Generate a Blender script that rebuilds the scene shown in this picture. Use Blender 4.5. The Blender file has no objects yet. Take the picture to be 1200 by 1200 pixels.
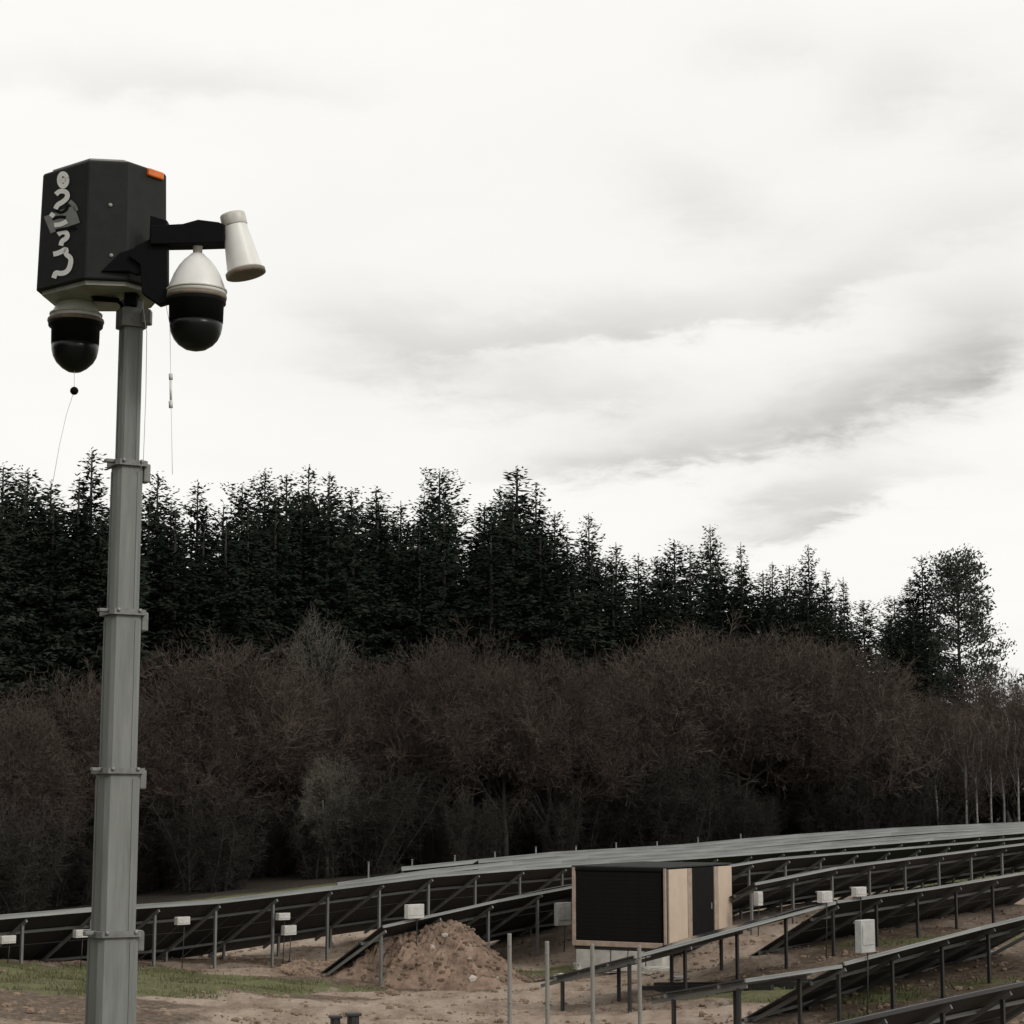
import bpy, bmesh, math, random
import numpy as np
from mathutils import Vector, Matrix

# ------------------------------------------------------------------ camera
sc = bpy.context.scene
F = 2380.0                      # focal length in photo pixels (photo is 1200 wide)
PITCH = math.radians(8.13)
CAMZ = 6.0
cam_d = bpy.data.cameras.new("camera"); cam = bpy.data.objects.new("camera", cam_d)
sc.collection.objects.link(cam); sc.camera = cam
cam.location = (0, 0, CAMZ); cam.rotation_euler = (math.pi/2 + PITCH, 0, 0)
cam_d.sensor_width = 36.0; cam_d.lens = 36.0*F/1200.0
cam_d.clip_start = 0.1; cam_d.clip_end = 6000.0

# ------------------------------------------------------------------ world, sun, exposure
SUN_AZ, SUN_EL = math.radians(132), math.radians(33)     # azimuth from +Y (view) towards +X
world = bpy.data.worlds.new("World"); sc.world = world; world.use_nodes = True
wn, wl = world.node_tree.nodes, world.node_tree.links
wn.clear()
def WN(t, **kw):
    n = wn.new(t)
    for k, v in kw.items(): setattr(n, k, v)
    return n
def WM(op, a, b=None, c=None, clamp=False):
    n = WN('ShaderNodeMath', operation=op); n.use_clamp = clamp
    for i, v in enumerate((a, b, c)):
        if v is None: continue
        if isinstance(v, (int, float)): n.inputs[i].default_value = v
        else: wl.new(v, n.inputs[i])
    return n.outputs[0]
tc = WN('ShaderNodeTexCoord'); sep = WN('ShaderNodeSeparateXYZ'); wl.new(tc.outputs['Generated'], sep.inputs[0])
dx, dy, dz = sep.outputs
# cloud-deck coordinates: direction projected on a high flat layer
zc = WM('ADD', WM('MAXIMUM', dz, 0.0), 0.16)
comb = WN('ShaderNodeCombineXYZ'); wl.new(WM('DIVIDE', dx, zc), comb.inputs[0]); wl.new(WM('DIVIDE', dy, zc), comb.inputs[1])
def wnoise(scale, detail, rough, off, dist=0.0, src=None):
    mp = WN('ShaderNodeMapping'); wl.new(src or comb.outputs[0], mp.inputs[0]); mp.inputs['Location'].default_value = off
    mp.inputs['Rotation'].default_value = (0, 0, 0.25)
    n = WN('ShaderNodeTexNoise'); wl.new(mp.outputs[0], n.inputs['Vector'])
    n.inputs['Scale'].default_value = scale; n.inputs['Detail'].default_value = detail
    n.inputs['Roughness'].default_value = rough; n.inputs['Distortion'].default_value = dist
    return n.outputs['Fac']
n1 = wnoise(0.9, 2, 0.55, (3.1, 1.7, 0), 0.5)
n2 = wnoise(4.2, 4, 0.6, (7.3, 2.2, 0), 0.4)
n3 = wnoise(9.0, 4, 0.62, (1.3, 9.2, 4), 0.3)
az = WM('ARCTAN2', dx, dy); el = WM('ARCSINE', dz)
# slow warp so that the cloud banks get ragged outlines
wx = WM('MULTIPLY', WM('SUBTRACT', n2, 0.5), 0.11); wy = WM('MULTIPLY', WM('SUBTRACT', n3, 0.5), 0.034)
azw = WM('ADD', az, wx); elw = WM('ADD', el, wy)
def pix_ang(x, y):
    v = Vector(((x-600)/F, math.cos(PITCH) - (600-y)/F*math.sin(PITCH), math.sin(PITCH) + (600-y)/F*math.cos(PITCH))).normalized()
    return math.atan2(v.x, v.y), math.asin(v.z)
dark = None
# grey cloud banks: centre, half length, thickness above / below, slope (up to the right), depth
for (x, y, hl, ta, tb, slope, dep) in [
        (780, 538, 150, 46, 15, 0.10, 0.24), (985, 492, 110, 55, 26, 0.22, 0.22), (1150, 425, 120, 80, 36, 0.40, 0.28),
        (945, 600, 110, 40, 18, 0.34, 0.24), (735, 388, 200, 40, 14, 0.10, 0.18), (990, 340, 90, 45, 16, 0.32, 0.13),
        (530, 440, 150, 60, 34, -0.08, 0.13), (195, 100, 180, 32, 18, 0.02, 0.09), (1050, 105, 90, 55, 36, 0.30, 0.10),
        (1180, 150, 70, 50, 30, 0.0, 0.08), (900, 60, 80, 40, 26, 0.1, 0.06), (830, 240, 110, 60, 46, -0.30, 0.10),
        (1130, 260, 110, 50, 30, 0.1, 0.08), (430, 375, 100, 36, 24, -0.22, 0.08), (690, 470, 120, 30, 20, 0.1, 0.09)]:
    a0, e0 = pix_ang(x, y); th = math.atan(slope); c, s = math.cos(th), math.sin(th)
    da = WM('SUBTRACT', azw, a0); de = WM('SUBTRACT', elw, e0)
    u = WM('ADD', WM('MULTIPLY', da, c), WM('MULTIPLY', de, s))
    v = WM('SUBTRACT', WM('MULTIPLY', de, c), WM('MULTIPLY', da, s))
    vu = WM('DIVIDE', WM('MAXIMUM', v, 0.0), ta/F); vd = WM('DIVIDE', WM('MINIMUM', v, 0.0), tb/F)
    uu = WM('DIVIDE', u, hl/F)
    r2 = WM('ADD', WM('MULTIPLY', uu, uu), WM('ADD', WM('MULTIPLY', vu, vu), WM('MULTIPLY', vd, vd)))
    g = WM('MULTIPLY', WM('EXPONENT', WM('MULTIPLY', r2, -1.0)), dep*1.25)
    dark = g if dark is None else WM('ADD', dark, g)
soft = WM('MULTIPLY', WM('SUBTRACT', n1, 0.5), 0.12)
fine = WM('MULTIPLY', WM('SUBTRACT', n2, 0.5), 0.05)
tex = WM('MULTIPLY', WM('SUBTRACT', n3, 0.5), 1.5)
dark = WM('MULTIPLY', dark, WM('ADD', 1.0, tex))
bri = WM('SUBTRACT', WM('ADD', WM('ADD', 0.975, soft), fine), dark)
bri = WM('MAXIMUM', bri, 0.35)
ramp = WN('ShaderNodeMix', data_type='RGBA'); wl.new(bri, ramp.inputs['Factor'])
ramp.inputs['A'].default_value = (0.0, 0.0, 0.0, 1); ramp.inputs['B'].default_value = (10.0, 9.9, 9.55, 1)
sky = WN('ShaderNodeTexSky', sky_type='NISHITA'); sky.sun_disc = False
sky.sun_elevation = SUN_EL; sky.sun_rotation = SUN_AZ
cov = WN('ShaderNodeMix', data_type='RGBA'); cov.inputs['Factor'].default_value = 0.985
wl.new(sky.outputs[0], cov.inputs['A']); wl.new(ramp.outputs['Result'], cov.inputs['B'])
bg = WN('ShaderNodeBackground'); bg.inputs['Strength'].default_value = 0.1
wl.new(cov.outputs['Result'], bg.inputs['Color'])
wo = WN('ShaderNodeOutputWorld'); wl.new(bg.outputs[0], wo.inputs['Surface'])

world.cycles.sampling_method = 'MANUAL'; world.cycles.sample_map_resolution = 256
sun_d = bpy.data.lights.new("sun", 'SUN'); sun_d.energy = 1.5; sun_d.angle = math.radians(14); sun_d.color = (1.0, 0.965, 0.92)
sun = bpy.data.objects.new("sun", sun_d); sc.collection.objects.link(sun)
sdir = Vector((math.sin(SUN_AZ)*math.cos(SUN_EL), math.cos(SUN_AZ)*math.cos(SUN_EL), math.sin(SUN_EL)))
sun.rotation_euler = sdir.to_track_quat('Z', 'Y').to_euler(); sun.location = sdir*100
sc.view_settings.view_transform = 'Standard'; sc.view_settings.look = 'None'
sc.view_settings.exposure = 0.0; sc.view_settings.gamma = 1.0
sc.cycles.max_bounces = 4; sc.cycles.diffuse_bounces = 3

# ------------------------------------------------------------------ helpers
C = sc.collection
rng = random.Random(7)
CP, SP = math.cos(PITCH), math.sin(PITCH)
def ray(x, y):
    a, b = (x-600)/F, (600-y)/F
    return Vector((a, CP - b*SP, SP + b*CP))
def P(x, y, Y):
    r = ray(x, y); k = Y/r.y
    return Vector((r.x*k, Y, CAMZ + r.z*k))
def project(p):
    X, Y, Z = p[0], p[1], p[2]-CAMZ
    fw = Y*CP + Z*SP; up = -Y*SP + Z*CP
    return 600 + F*X/fw, 600 - F*up/fw

def newmat(name): 
    m = bpy.data.materials.new(name); m.use_nodes = True
    return m, m.node_tree.nodes, m.node_tree.links, m.node_tree.nodes['Principled BSDF']
def mat(name, c1, c2=None, rough=0.7, metal=0.0, scale=8.0, detail=4.0, bump=0.0, spec=0.5, coords='Object', obj_var=0.0, stretch=None):
    m, n, l, b = newmat(name)
    b.inputs['Roughness'].default_value = rough; b.inputs['Metallic'].default_value = metal
    b.inputs['Specular IOR Level'].default_value = spec
    c2 = c2 or tuple(0.75*v for v in c1)
    t = n.new('ShaderNodeTexCoord'); nz = n.new('ShaderNodeTexNoise')
    src = t.outputs[coords]
    if stretch:
        mp = n.new('ShaderNodeMapping'); mp.inputs['Scale'].default_value = stretch; l.new(src, mp.inputs[0]); src = mp.outputs[0]
    l.new(src, nz.inputs['Vector']); nz.inputs['Scale'].default_value = scale; nz.inputs['Detail'].default_value = detail
    nz.inputs['Roughness'].default_value = 0.65
    cr = n.new('ShaderNodeValToRGB'); l.new(nz.outputs['Fac'], cr.inputs[0])
    cr.color_ramp.elements[0].position = 0.3; cr.color_ramp.elements[1].position = 0.7
    cr.color_ramp.elements[0].color = (*c2, 1); cr.color_ramp.elements[1].color = (*c1, 1)
    out = cr.outputs[0]
    if obj_var:
        oi = n.new('ShaderNodeObjectInfo'); mr = n.new('ShaderNodeMapRange'); l.new(oi.outputs['Random'], mr.inputs[0])
        mr.inputs['To Min'].default_value = 1-obj_var; mr.inputs['To Max'].default_value = 1+obj_var
        mx = n.new('ShaderNodeVectorMath'); mx.operation = 'SCALE'; l.new(out, mx.inputs[0]); l.new(mr.outputs[0], mx.inputs['Scale']); out = mx.outputs[0]
    l.new(out, b.inputs['Base Color'])
    if bump:
        bp = n.new('ShaderNodeBump'); bp.inputs['Strength'].default_value = bump; bp.inputs['Distance'].default_value = 0.02
        l.new(nz.outputs['Fac'], bp.inputs['Height']); l.new(bp.outputs[0], b.inputs['Normal'])
    return m

M = {}
M['mast']   = mat('mast_grey_coat', (0.215,0.22,0.207), (0.13,0.135,0.127), rough=0.6, spec=0.3, scale=22, detail=8, bump=0.08, stretch=(1,1,0.10))
M['collar'] = mat('mast_collar_metal', (0.19,0.19,0.178), (0.11,0.11,0.105), rough=0.55, metal=0.1, scale=30)
M['black']  = mat('black_powder_coat', (0.016,0.017,0.015), (0.011,0.012,0.011), rough=0.6, spec=0.2, scale=18, bump=0.06)
M['black2'] = mat('black_bracket', (0.004,0.0045,0.005), (0.003,0.003,0.0035), rough=0.7, spec=0.1, scale=25)
M['bubble'] = mat('smoked_dome', (0.008,0.009,0.009), (0.005,0.006,0.006), rough=0.3, spec=0.25, scale=6)
M['white']  = mat('white_plastic', (0.74,0.73,0.70), (0.62,0.61,0.58), rough=0.4, scale=7)
M['whited'] = mat('weathered_white_paint', (0.62,0.60,0.56), (0.40,0.36,0.31), rough=0.5, scale=22)
M['rim']    = mat('brown_gasket', (0.20,0.15,0.11), (0.10,0.08,0.06), rough=0.6, scale=20)
M['print']  = mat('white_print', (0.90,0.89,0.86), (0.8,0.79,0.76), rough=0.5, scale=40)
M['printg'] = mat('grey_print', (0.24,0.245,0.235), (0.18,0.18,0.175), rough=0.5, scale=40)
M['orange'] = mat('orange_lens', (0.72,0.16,0.015), (0.5,0.10,0.01), rough=0.3, scale=20)
M['under']  = mat('grey_underside', (0.34,0.34,0.32), (0.22,0.21,0.19), rough=0.5, scale=14)
M['cord']   = mat('grey_cord', (0.6,0.59,0.56), (0.5,0.49,0.47), rough=0.8, scale=60)
M['galv']   = mat('galvanised_steel', (0.33,0.34,0.325), (0.13,0.135,0.13), rough=0.55, metal=0.1, scale=1.2, coords='Object', obj_var=0.12)
M['post']   = mat('galvanised_post', (0.17,0.175,0.165), (0.10,0.10,0.095), rough=0.6, metal=0.1, scale=5, obj_var=0.25)
M['panel']  = None
M['pframe'] = mat('panel_frame_dark', (0.035,0.036,0.037), (0.025,0.026,0.027), rough=0.5, scale=9)
M['tan']    = mat('tan_coated_steel', (0.50,0.405,0.31), (0.44,0.35,0.265), rough=0.65, scale=2.2, bump=0.03)
M['tand']   = mat('tan_frame_worn', (0.36,0.28,0.215), (0.24,0.18,0.14), rough=0.7, scale=4)
M['door']   = mat('dark_louvre', (0.009,0.009,0.008), (0.006,0.006,0.006), rough=0.8, spec=0.1, scale=3)
M['roofg']  = mat('cabin_roof_grey', (0.05,0.052,0.05), (0.03,0.032,0.03), rough=0.95, spec=0.05, scale=3)
M['conc']   = mat('pale_concrete', (0.47,0.45,0.41), (0.31,0.29,0.26), rough=0.9, scale=2.5, bump=0.2)
M['invw']   = mat('inverter_white', (0.52,0.51,0.48), (0.36,0.35,0.32), rough=0.6, scale=4)
M['invg']   = mat('inverter_grey', (0.40,0.40,0.38), (0.28,0.28,0.265), rough=0.6, scale=4)
M['fpost']  = mat('weathered_fence_post', (0.24,0.225,0.205), (0.18,0.17,0.155), rough=0.85, scale=10, stretch=(1,1,0.2))
M['steel']  = mat('dark_steel', (0.022,0.021,0.019), (0.014,0.013,0.012), rough=0.6, scale=4)
M['bark']   = mat('dark_bark', (0.034,0.029,0.025), (0.02,0.018,0.016), rough=0.95, scale=5, stretch=(1,1,0.3))
M['needle'] = mat('conifer_needles', (0.026,0.033,0.024), (0.012,0.016,0.012), rough=0.9, spec=0.08, scale=0.7, detail=3, obj_var=0.35)
M['needle2']= mat('greyish_pine_needles', (0.06,0.066,0.055), (0.032,0.036,0.03), rough=0.85, spec=0.15, scale=0.8, detail=3)
M['twig']   = mat('brown_twigs', (0.090,0.070,0.058), (0.045,0.037,0.031), rough=0.95, spec=0.1, scale=0.5, detail=3, obj_var=0.28)
M['twigb']  = mat('pale_branches', (0.13,0.12,0.10), (0.08,0.072,0.06), rough=0.95, spec=0.1, scale=0.6, detail=3, obj_var=0.15)
M['stem']   = mat('shaded_shrub_stems', (0.040,0.035,0.030), (0.022,0.020,0.018), rough=0.95, spec=0.1, scale=0.6, detail=3, obj_var=0.3)  # darker than the twigs, carrying the shade at the foot of the wood
M['birch']  = mat('pale_birch_bark', (0.30,0.29,0.265), (0.08,0.075,0.07), rough=0.9, scale=1.2, stretch=(1,1,2.5))
M['blade']  = mat('grass_blades', (0.125,0.130,0.056), (0.085,0.082,0.04), rough=0.85, spec=0.2, scale=0.8, coords='Object')
M['clod']   = mat('earth_clods', (0.25,0.185,0.135), (0.13,0.095,0.07), rough=0.98, spec=0.1, scale=1.2, obj_var=0.2)
M['moundm'] = mat('dug_earth', (0.31,0.222,0.168), (0.085,0.06,0.046), rough=0.98, spec=0.1, scale=1.6, detail=8, bump=0.8)
M['stone']  = mat('pale_stones', (0.42,0.38,0.33), (0.28,0.25,0.21), rough=0.95, scale=3)

# solar module: dark cell face above, back sheet below with shade put into its colour
m, n, l, b = newmat('solar_module')
geo = n.new('ShaderNodeNewGeometry'); t = n.new('ShaderNodeTexCoord'); br = n.new('ShaderNodeTexBrick')
br.offset = 0; br.inputs['Scale'].default_value = 6.2; br.inputs['Mortar Size'].default_value = 0.012; br.inputs['Brick Width'].default_value = 1; br.inputs['Row Height'].default_value = 1
br.inputs['Color1'].default_value = (0.012,0.016,0.028,1); br.inputs['Color2'].default_value = (0.010,0.014,0.024,1); br.inputs['Mortar'].default_value = (0.07,0.075,0.08,1)
l.new(t.outputs['Object'], br.inputs['Vector']); l.new(br.outputs['Color'], b.inputs['Base Color'])
b.inputs['Roughness'].default_value = 0.15
M['panel'] = m
M['back'] = mat('shaded_back_sheet', (0.015,0.015,0.0145), (0.010,0.010,0.010), rough=0.6, scale=3, obj_var=0.3)

def obj(name, me, material, parent=None, loc=None):
    o = bpy.data.objects.new(name, me); C.objects.link(o)
    if material is not None:
        ms = material if isinstance(material, (list, tuple)) else [material]
        if not me.materials:
            for q in ms: me.materials.append(q)
    if parent: o.parent = parent
    if loc is not None: o.location = loc
    return o
def tag(o, label, cat, group=None):
    o['label'] = label; o['category'] = cat
    if group: o['group'] = group
    return o
def thing(name, label, cat, loc=(0,0,0), rz=0.0, group=None):
    o = bpy.data.objects.new(name, None); C.objects.link(o); o.empty_display_size = 0.2
    o.location = loc; o.rotation_euler = (0,0,rz)
    return tag(o, label, cat, group)
def mesh_from(name, v, f, smooth=False):
    me = bpy.data.meshes.new(name); me.from_pydata([tuple(p) for p in v], [], f); me.update()
    if smooth:
        for p in me.polygons: p.use_smooth = True
    return me
def bm_mesh(name, bm, smooth=False):
    bmesh.ops.recalc_face_normals(bm, faces=bm.faces)
    me = bpy.data.meshes.new(name); bm.to_mesh(me); bm.free()
    if smooth:
        for p in me.polygons: p.use_smooth = True
    return me
def add_box(bm, c, s, R=None, bevel=0.0):
    r = bmesh.ops.create_cube(bm, size=1.0)
    mt = Matrix.Translation(c) @ (R.to_4x4() if R else Matrix.Identity(4)) @ Matrix.Diagonal((*s, 1))
    bmesh.ops.transform(bm, matrix=mt, verts=r['verts'])
    if bevel:
        es = list({e for v in r['verts'] for e in v.link_edges})
        bmesh.ops.bevel(bm, geom=es, offset=bevel, segments=2, affect='EDGES', profile=0.5)
def box_mesh(name, s, bevel=0.0, c=(0,0,0), R=None):
    bm = bmesh.new(); add_box(bm, Vector(c), s, R, bevel); return bm_mesh(name, bm)
def lathe_mesh(name, prof, seg=40):
    """prof: list of (r, z) from top to bottom"""
    v, f = [], []
    for r, z in prof:
        for k in range(seg):
            a = 2*math.pi*k/seg; v.append((r*math.cos(a), r*math.sin(a), z))
    for i in range(len(prof)-1):
        for k in range(seg):
            f.append((i*seg+k, (i+1)*seg+k, (i+1)*seg+(k+1)%seg, i*seg+(k+1)%seg))
    f.append(tuple(range(seg))); f.append(tuple(reversed(range((len(prof)-1)*seg, len(prof)*seg))))
    me = mesh_from(name, v, f, True)
    return me
def tube(bm, pts, r, seg=6, r2=None):
    pts = [Vector(p) for p in pts]; rings = []
    for i, p in enumerate(pts):
        d = (pts[min(i+1, len(pts)-1)] - pts[max(i-1, 0)]).normalized()
        a = d.orthogonal().normalized(); b2 = d.cross(a)
        rr = r if r2 is None else r + (r2-r)*i/(len(pts)-1)
        rings.append([bm.verts.new(p + (a*math.cos(2*math.pi*k/seg) + b2*math.sin(2*math.pi*k/seg))*rr) for k in range(seg)])
    for i in range(len(pts)-1):
        for k in range(seg):
            bm.faces.new((rings[i][k], rings[i][(k+1)%seg], rings[i+1][(k+1)%seg], rings[i+1][k]))
    bm.faces.new(list(reversed(rings[0]))); bm.faces.new(rings[-1])
def tube_mesh(name, pts, r, seg=6, r2=None):
    bm = bmesh.new(); tube(bm, pts, r, seg, r2); return bm_mesh(name, bm, True)
def clone(src, name=None, parent=None):
    c = src.copy(); C.objects.link(c); c.parent = parent
    for ch in src.children:
        k = ch.copy(); C.objects.link(k); k.parent = c
        for g in ch.children:
            q = g.copy(); C.objects.link(q); q.parent = k
    return c

# ------------------------------------------------------------------ row layout (needed by the terrain)
AZ = math.radians(42)
D = Vector((math.sin(AZ), math.cos(AZ))); N = Vector((-math.cos(AZ), math.sin(AZ)))   # along the rows / away from the camera
A0 = Vector((3.97, 59.0))
def t_on_line(x, y, s):
    """distance along the row line of offset s that is seen at pixel column x"""
    r = ray(x, y); k = r.x/r.y; q = A0 + N*s
    return (k*q.y - q.x)/(D.x - k*D.y)
ROWS = [  # offset from the reference row, high edge as seen in the photograph
    ('foreground', -14.0, [(950,1207),(1010,1191),(1100,1172),(1200,1150),(1290,1131)]),
    ('near',        -7.3, [(872,1148),(925,1141),(985,1130)]),
    ('nearby',      -7.3, [(988,1130),(1010,1124),(1100,1099),(1200,1073),(1280,1053)]),
    ('middle',       0.0, [(742,1122),(800,1108),(860,1090),(940,1062),(978,1056)]),
    ('beyond',       0.0, [(980,1057),(1000,1053),(1100,1039),(1200,1022),(1280,1009)]),
    ('short',        6.0, [(884,1037),(930,1024),(1000,1013),(1100,1001),(1200,988),(1280,979)]),
    ('sloping',     12.0, [(448,1087),(540,1065),(620,1046),(670,1035),(780,1026),(900,1006),(1000,998),(1100,990),(1200,981),(1270,976)]),
    ('long',        18.0, [(-60,1079),(0,1074),(110,1064),(280,1054),(400,1038),(520,1023),(680,1012),(830,1003),(1000,990),(1100,982),(1200,974),(1260,970)]),
    ('rear',        21.5, [(560,1019),(680,1008),(800,1001),(900,994),(1000,985.5),(1100,978),(1200,972),(1255,969.5)]),
    ('far',         25.0, [(395,1037),(520,1018),(680,1003),(800,997),(900,989),(1000,980),(1100,973),(1200,969),(1250,968)]),
    ('rearmost',    28.5, [(560,1009),(680,998),(800,994),(900,985.5),(1000,977),(1100,970.5),(1200,966.5),(1245,965.5)]),
    ('farthest',    32.0, [(470,1018),(640,1000),(800,991),(900,981),(1050,971),(1200,964),(1240,963)]),
]
row_edges = []
for name, s, poly in ROWS:
    pts = []
    for x, y in poly:
        t = t_on_line(x, y, s); q = A0 + N*s + D*t
        pts.append((t, P(x, y, q.y).z))
    row_edges.append((name, s, pts))

# ------------------------------------------------------------------ terrain
ctl = [(0,-12,4.5),(0,0,4.3),(-25,0,4.4),(25,0,4.2),(-1.6,8,3.75),(0,20,2.6),(-20,20,2.9),(25,20,2.3),(0,35,1.25),(-18,35,1.7),(20,35,1.0),
       (0,48,0.15),(-12,48,0.6),(10,46,0.05),(0,58,0.0),(3,70,0.0),(-5,64,0.0),(6,64,0.0),(-3,76,0.1),(-12,70,0.55),(-17,64,1.25),
       (-40,60,2.0),(-25,92,-0.3),(-30,112,-0.5),(-42,118,-0.6),(-17,112,0.7),(-8,114,1.4),(0,125,2.4),(20,140,3.2),(45,160,4.0),(80,185,4.4),(-60,120,-0.4),(-40,160,3.5),(40,210,5.5),(120,200,5.0),
       (60,60,2.6),(60,20,2.6),(-60,20,3.2)]
for name, s, pts in row_edges:
    t0, t1 = pts[0][0], pts[-1][0]
    for k in range(5):
        t = t0 + (t1-t0)*k/4; z = float(np.interp(t, [p[0] for p in pts], [p[1] for p in pts]))
        q = A0 + N*(s+1.3) + D*t
        if name == 'long' and t < 12 : continue
        if name == 'sloping' and k == 0: continue
        ctl.append((q.x, q.y, z-1.7))
ctl = np.array(ctl, float)
def phi(r): return r
_d = np.linalg.norm(ctl[:,None,:2]-ctl[None,:,:2], axis=2)
_n = len(ctl); _A = np.zeros((_n+3,_n+3)); _A[:_n,:_n] = -phi(_d) + np.eye(_n)*1.2*1.0
_A[:_n,_n] = 1; _A[:_n,_n+1:] = ctl[:,:2]/100; _A[_n,:_n] = 1; _A[_n+1:,:_n] = ctl[:,:2].T/100
_w = np.linalg.solve(_A, np.concatenate([ctl[:,2], [0,0,0]]))
def terrain(X, Y):
    X = np.atleast_1d(np.asarray(X, float)); Y = np.atleast_1d(np.asarray(Y, float)); out = np.zeros(X.shape)
    fx, fy = X.ravel(), Y.ravel(); res = np.zeros(fx.shape)
    for i in range(0, len(fx), 20000):
        a, b2 = fx[i:i+20000], fy[i:i+20000]
        r = np.hypot(a[:,None]-ctl[None,:,0], b2[:,None]-ctl[None,:,1])
        res[i:i+20000] = -phi(r) @ _w[:_n] + _w[_n] + (a*_w[_n+1] + b2*_w[_n+2])/100
    far = np.clip((np.hypot(fx, fy-90)-130)/150, 0, 1); far = far*far*(3-2*far)
    res = res*(1-far) + 4.0*far
    res += 0.05*np.sin(fx*0.9+1.3*np.sin(fy*0.5))*np.cos(fy*0.73+0.4) + 0.03*np.sin(fx*2.3+fy*1.7)
    return res.reshape(X.shape)
def gz(x, y): return float(terrain(x, y)[0])
def G(x, y):
    """ground point seen at a pixel"""
    r = ray(x, y); k = 20.0
    while k < 400:
        p = Vector((0,0,CAMZ)) + r*k
        if p.z < gz(p.x, p.y): break
        k += 0.25
    return Vector((p.x, p.y, gz(p.x, p.y)))

xs = np.concatenate([-np.geomspace(2500, 72, 22), np.arange(-70, 91, 0.9), np.geomspace(93, 2500, 22)])
ys = np.concatenate([-np.geomspace(600, 12, 12), np.arange(-10, 40, 1.6), np.arange(40, 90, 0.5), np.arange(90, 185, 1.4), np.geomspace(187, 3000, 24)])
GX, GY = np.meshgrid(xs, ys); GZ = terrain(GX, GY)
nrs = np.random.RandomState(3)
ctrk = np.clip((GY-45)/6, 0, 1)*np.clip((88-GY)/6, 0, 1)
GZ = GZ + (nrs.normal(0, 0.04, GZ.shape) + 0.05*np.sin(GY*2.6+0.5*np.sin(GX*0.35)+0.12*GX)*np.clip(np.sin(GX*0.21+GY*0.13)+0.5, 0, 1))*ctrk
nx, ny = len(xs), len(ys)
idx = np.arange(nx*ny).reshape(ny, nx)
quads = np.stack([idx[:-1,:-1], idx[:-1,1:], idx[1:,1:], idx[1:,:-1]], -1).reshape(-1, 4)
gme = bpy.data.meshes.new('ground')
gme.vertices.add(nx*ny); gme.vertices.foreach_set('co', np.stack([GX,GY,GZ],-1).ravel())
gme.loops.add(len(quads)*4); gme.loops.foreach_set('vertex_index', quads.ravel().astype(np.int32))
gme.polygons.add(len(quads)); gme.polygons.foreach_set('loop_start', np.arange(0, len(quads)*4, 4, dtype=np.int32)); gme.polygons.foreach_set('loop_total', np.full(len(quads), 4, np.int32))
gme.update(); gme.validate()
gme.polygons.foreach_set('use_smooth', np.ones(len(quads), bool))
# where the turf grows: ground ellipses in metres, (pixel seen on the ground, half width across, half depth, weight)
def grass_at(X, Y):
    g = np.clip((Y-86)/4, 0, 1)                                             # meadow beyond the works
    g = np.maximum(g, np.clip((40-Y)/4, 0, 1)*0.9)                          # bank below the viewpoint
    for (px, py, hx, hy, wgt) in GRASS:
        c = G_cache[(px, py)]
        e = ((X-c[0])/hx)**2 + ((Y-c[1])/hy)**2
        g = np.maximum(g, wgt*np.clip(1.6-e*1.1, 0, 1))
    return g
GRASS = [(40,1146,5.5,3.8,1.0),(220,1147,4.2,3.0,1.0),(330,1152,2.6,1.4,0.8),(420,1160,1.6,0.9,0.7),(645,1140,1.6,0.7,0.8),
         (870,1166,3.2,0.9,0.9),(930,1168,1.8,0.8,0.7),(1040,1168,1.4,1.2,0.8),(1150,1152,1.6,0.8,0.6),(1010,1196,1.0,1.0,0.7),(1090,1104,4,1.2,0.7),(30,1128,5,1.2,0.35)]
G_cache = {(g[0], g[1]): G(g[0], g[1]) for g in GRASS}
att = gme.attributes.new('turf', 'FLOAT', 'POINT'); att.data.foreach_set('value', grass_at(GX, GY).ravel().astype(np.float32))
lit = np.clip((GY-(121+67.4*np.clip(GX/np.maximum(GY,20),-0.45,0.6)))/5, 0, 1)*np.clip((700-GY)/200, 0, 1)
gme.attributes.new('litter', 'FLOAT', 'POINT').data.foreach_set('value', lit.ravel().astype(np.float32))
top = np.zeros(GX.shape)  # dark topsoil; the right-hand patches put shade between panel rows into the colour
for px_, py_, hx, hy in ((20,1186,5.0,2.6),(90,1172,3.5,1.2),(300,1161,4.0,0.8),(390,1150,3.0,1.4),(470,1160,3.2,0.8),(560,1150,3.5,1.2),(700,1140,2.5,0.7),(845,1152,3.0,0.7),(30,1126,6.0,1.2),(220,1126,6.0,1.3),(970,1178,2.0,0.8),(1120,1150,7.0,4.0),(1180,1120,7.0,6.0),(1080,1100,5.0,3.0),(1180,1180,5.0,4.0)):
    c_ = G(px_, py_); top = np.maximum(top, np.clip(1.5-((GX-c_.x)/hx)**2-((GY-c_.y)/hy)**2, 0, 1))
gme.attributes.new('topsoil_shade', 'FLOAT', 'POINT').data.foreach_set('value', top.ravel().astype(np.float32))
m, n, l, b = newmat('field_soil_and_turf')
t = n.new('ShaderNodeTexCoord'); at = n.new('ShaderNodeAttribute'); at.attribute_name = 'turf'
def nz(scale, det=6, ro=0.65, stretch=None):
    q = n.new('ShaderNodeTexNoise'); q.inputs['Scale'].default_value = scale; q.inputs['Detail'].default_value = det; q.inputs['Roughness'].default_value = ro
    if stretch:
        mp = n.new('ShaderNodeMapping'); mp.inputs['Scale'].default_value = stretch; l.new(t.outputs['Object'], mp.inputs[0]); l.new(mp.outputs[0], q.inputs['Vector'])
    else: l.new(t.outputs['Object'], q.inputs['Vector'])
    return q.outputs['Fac']
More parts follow.
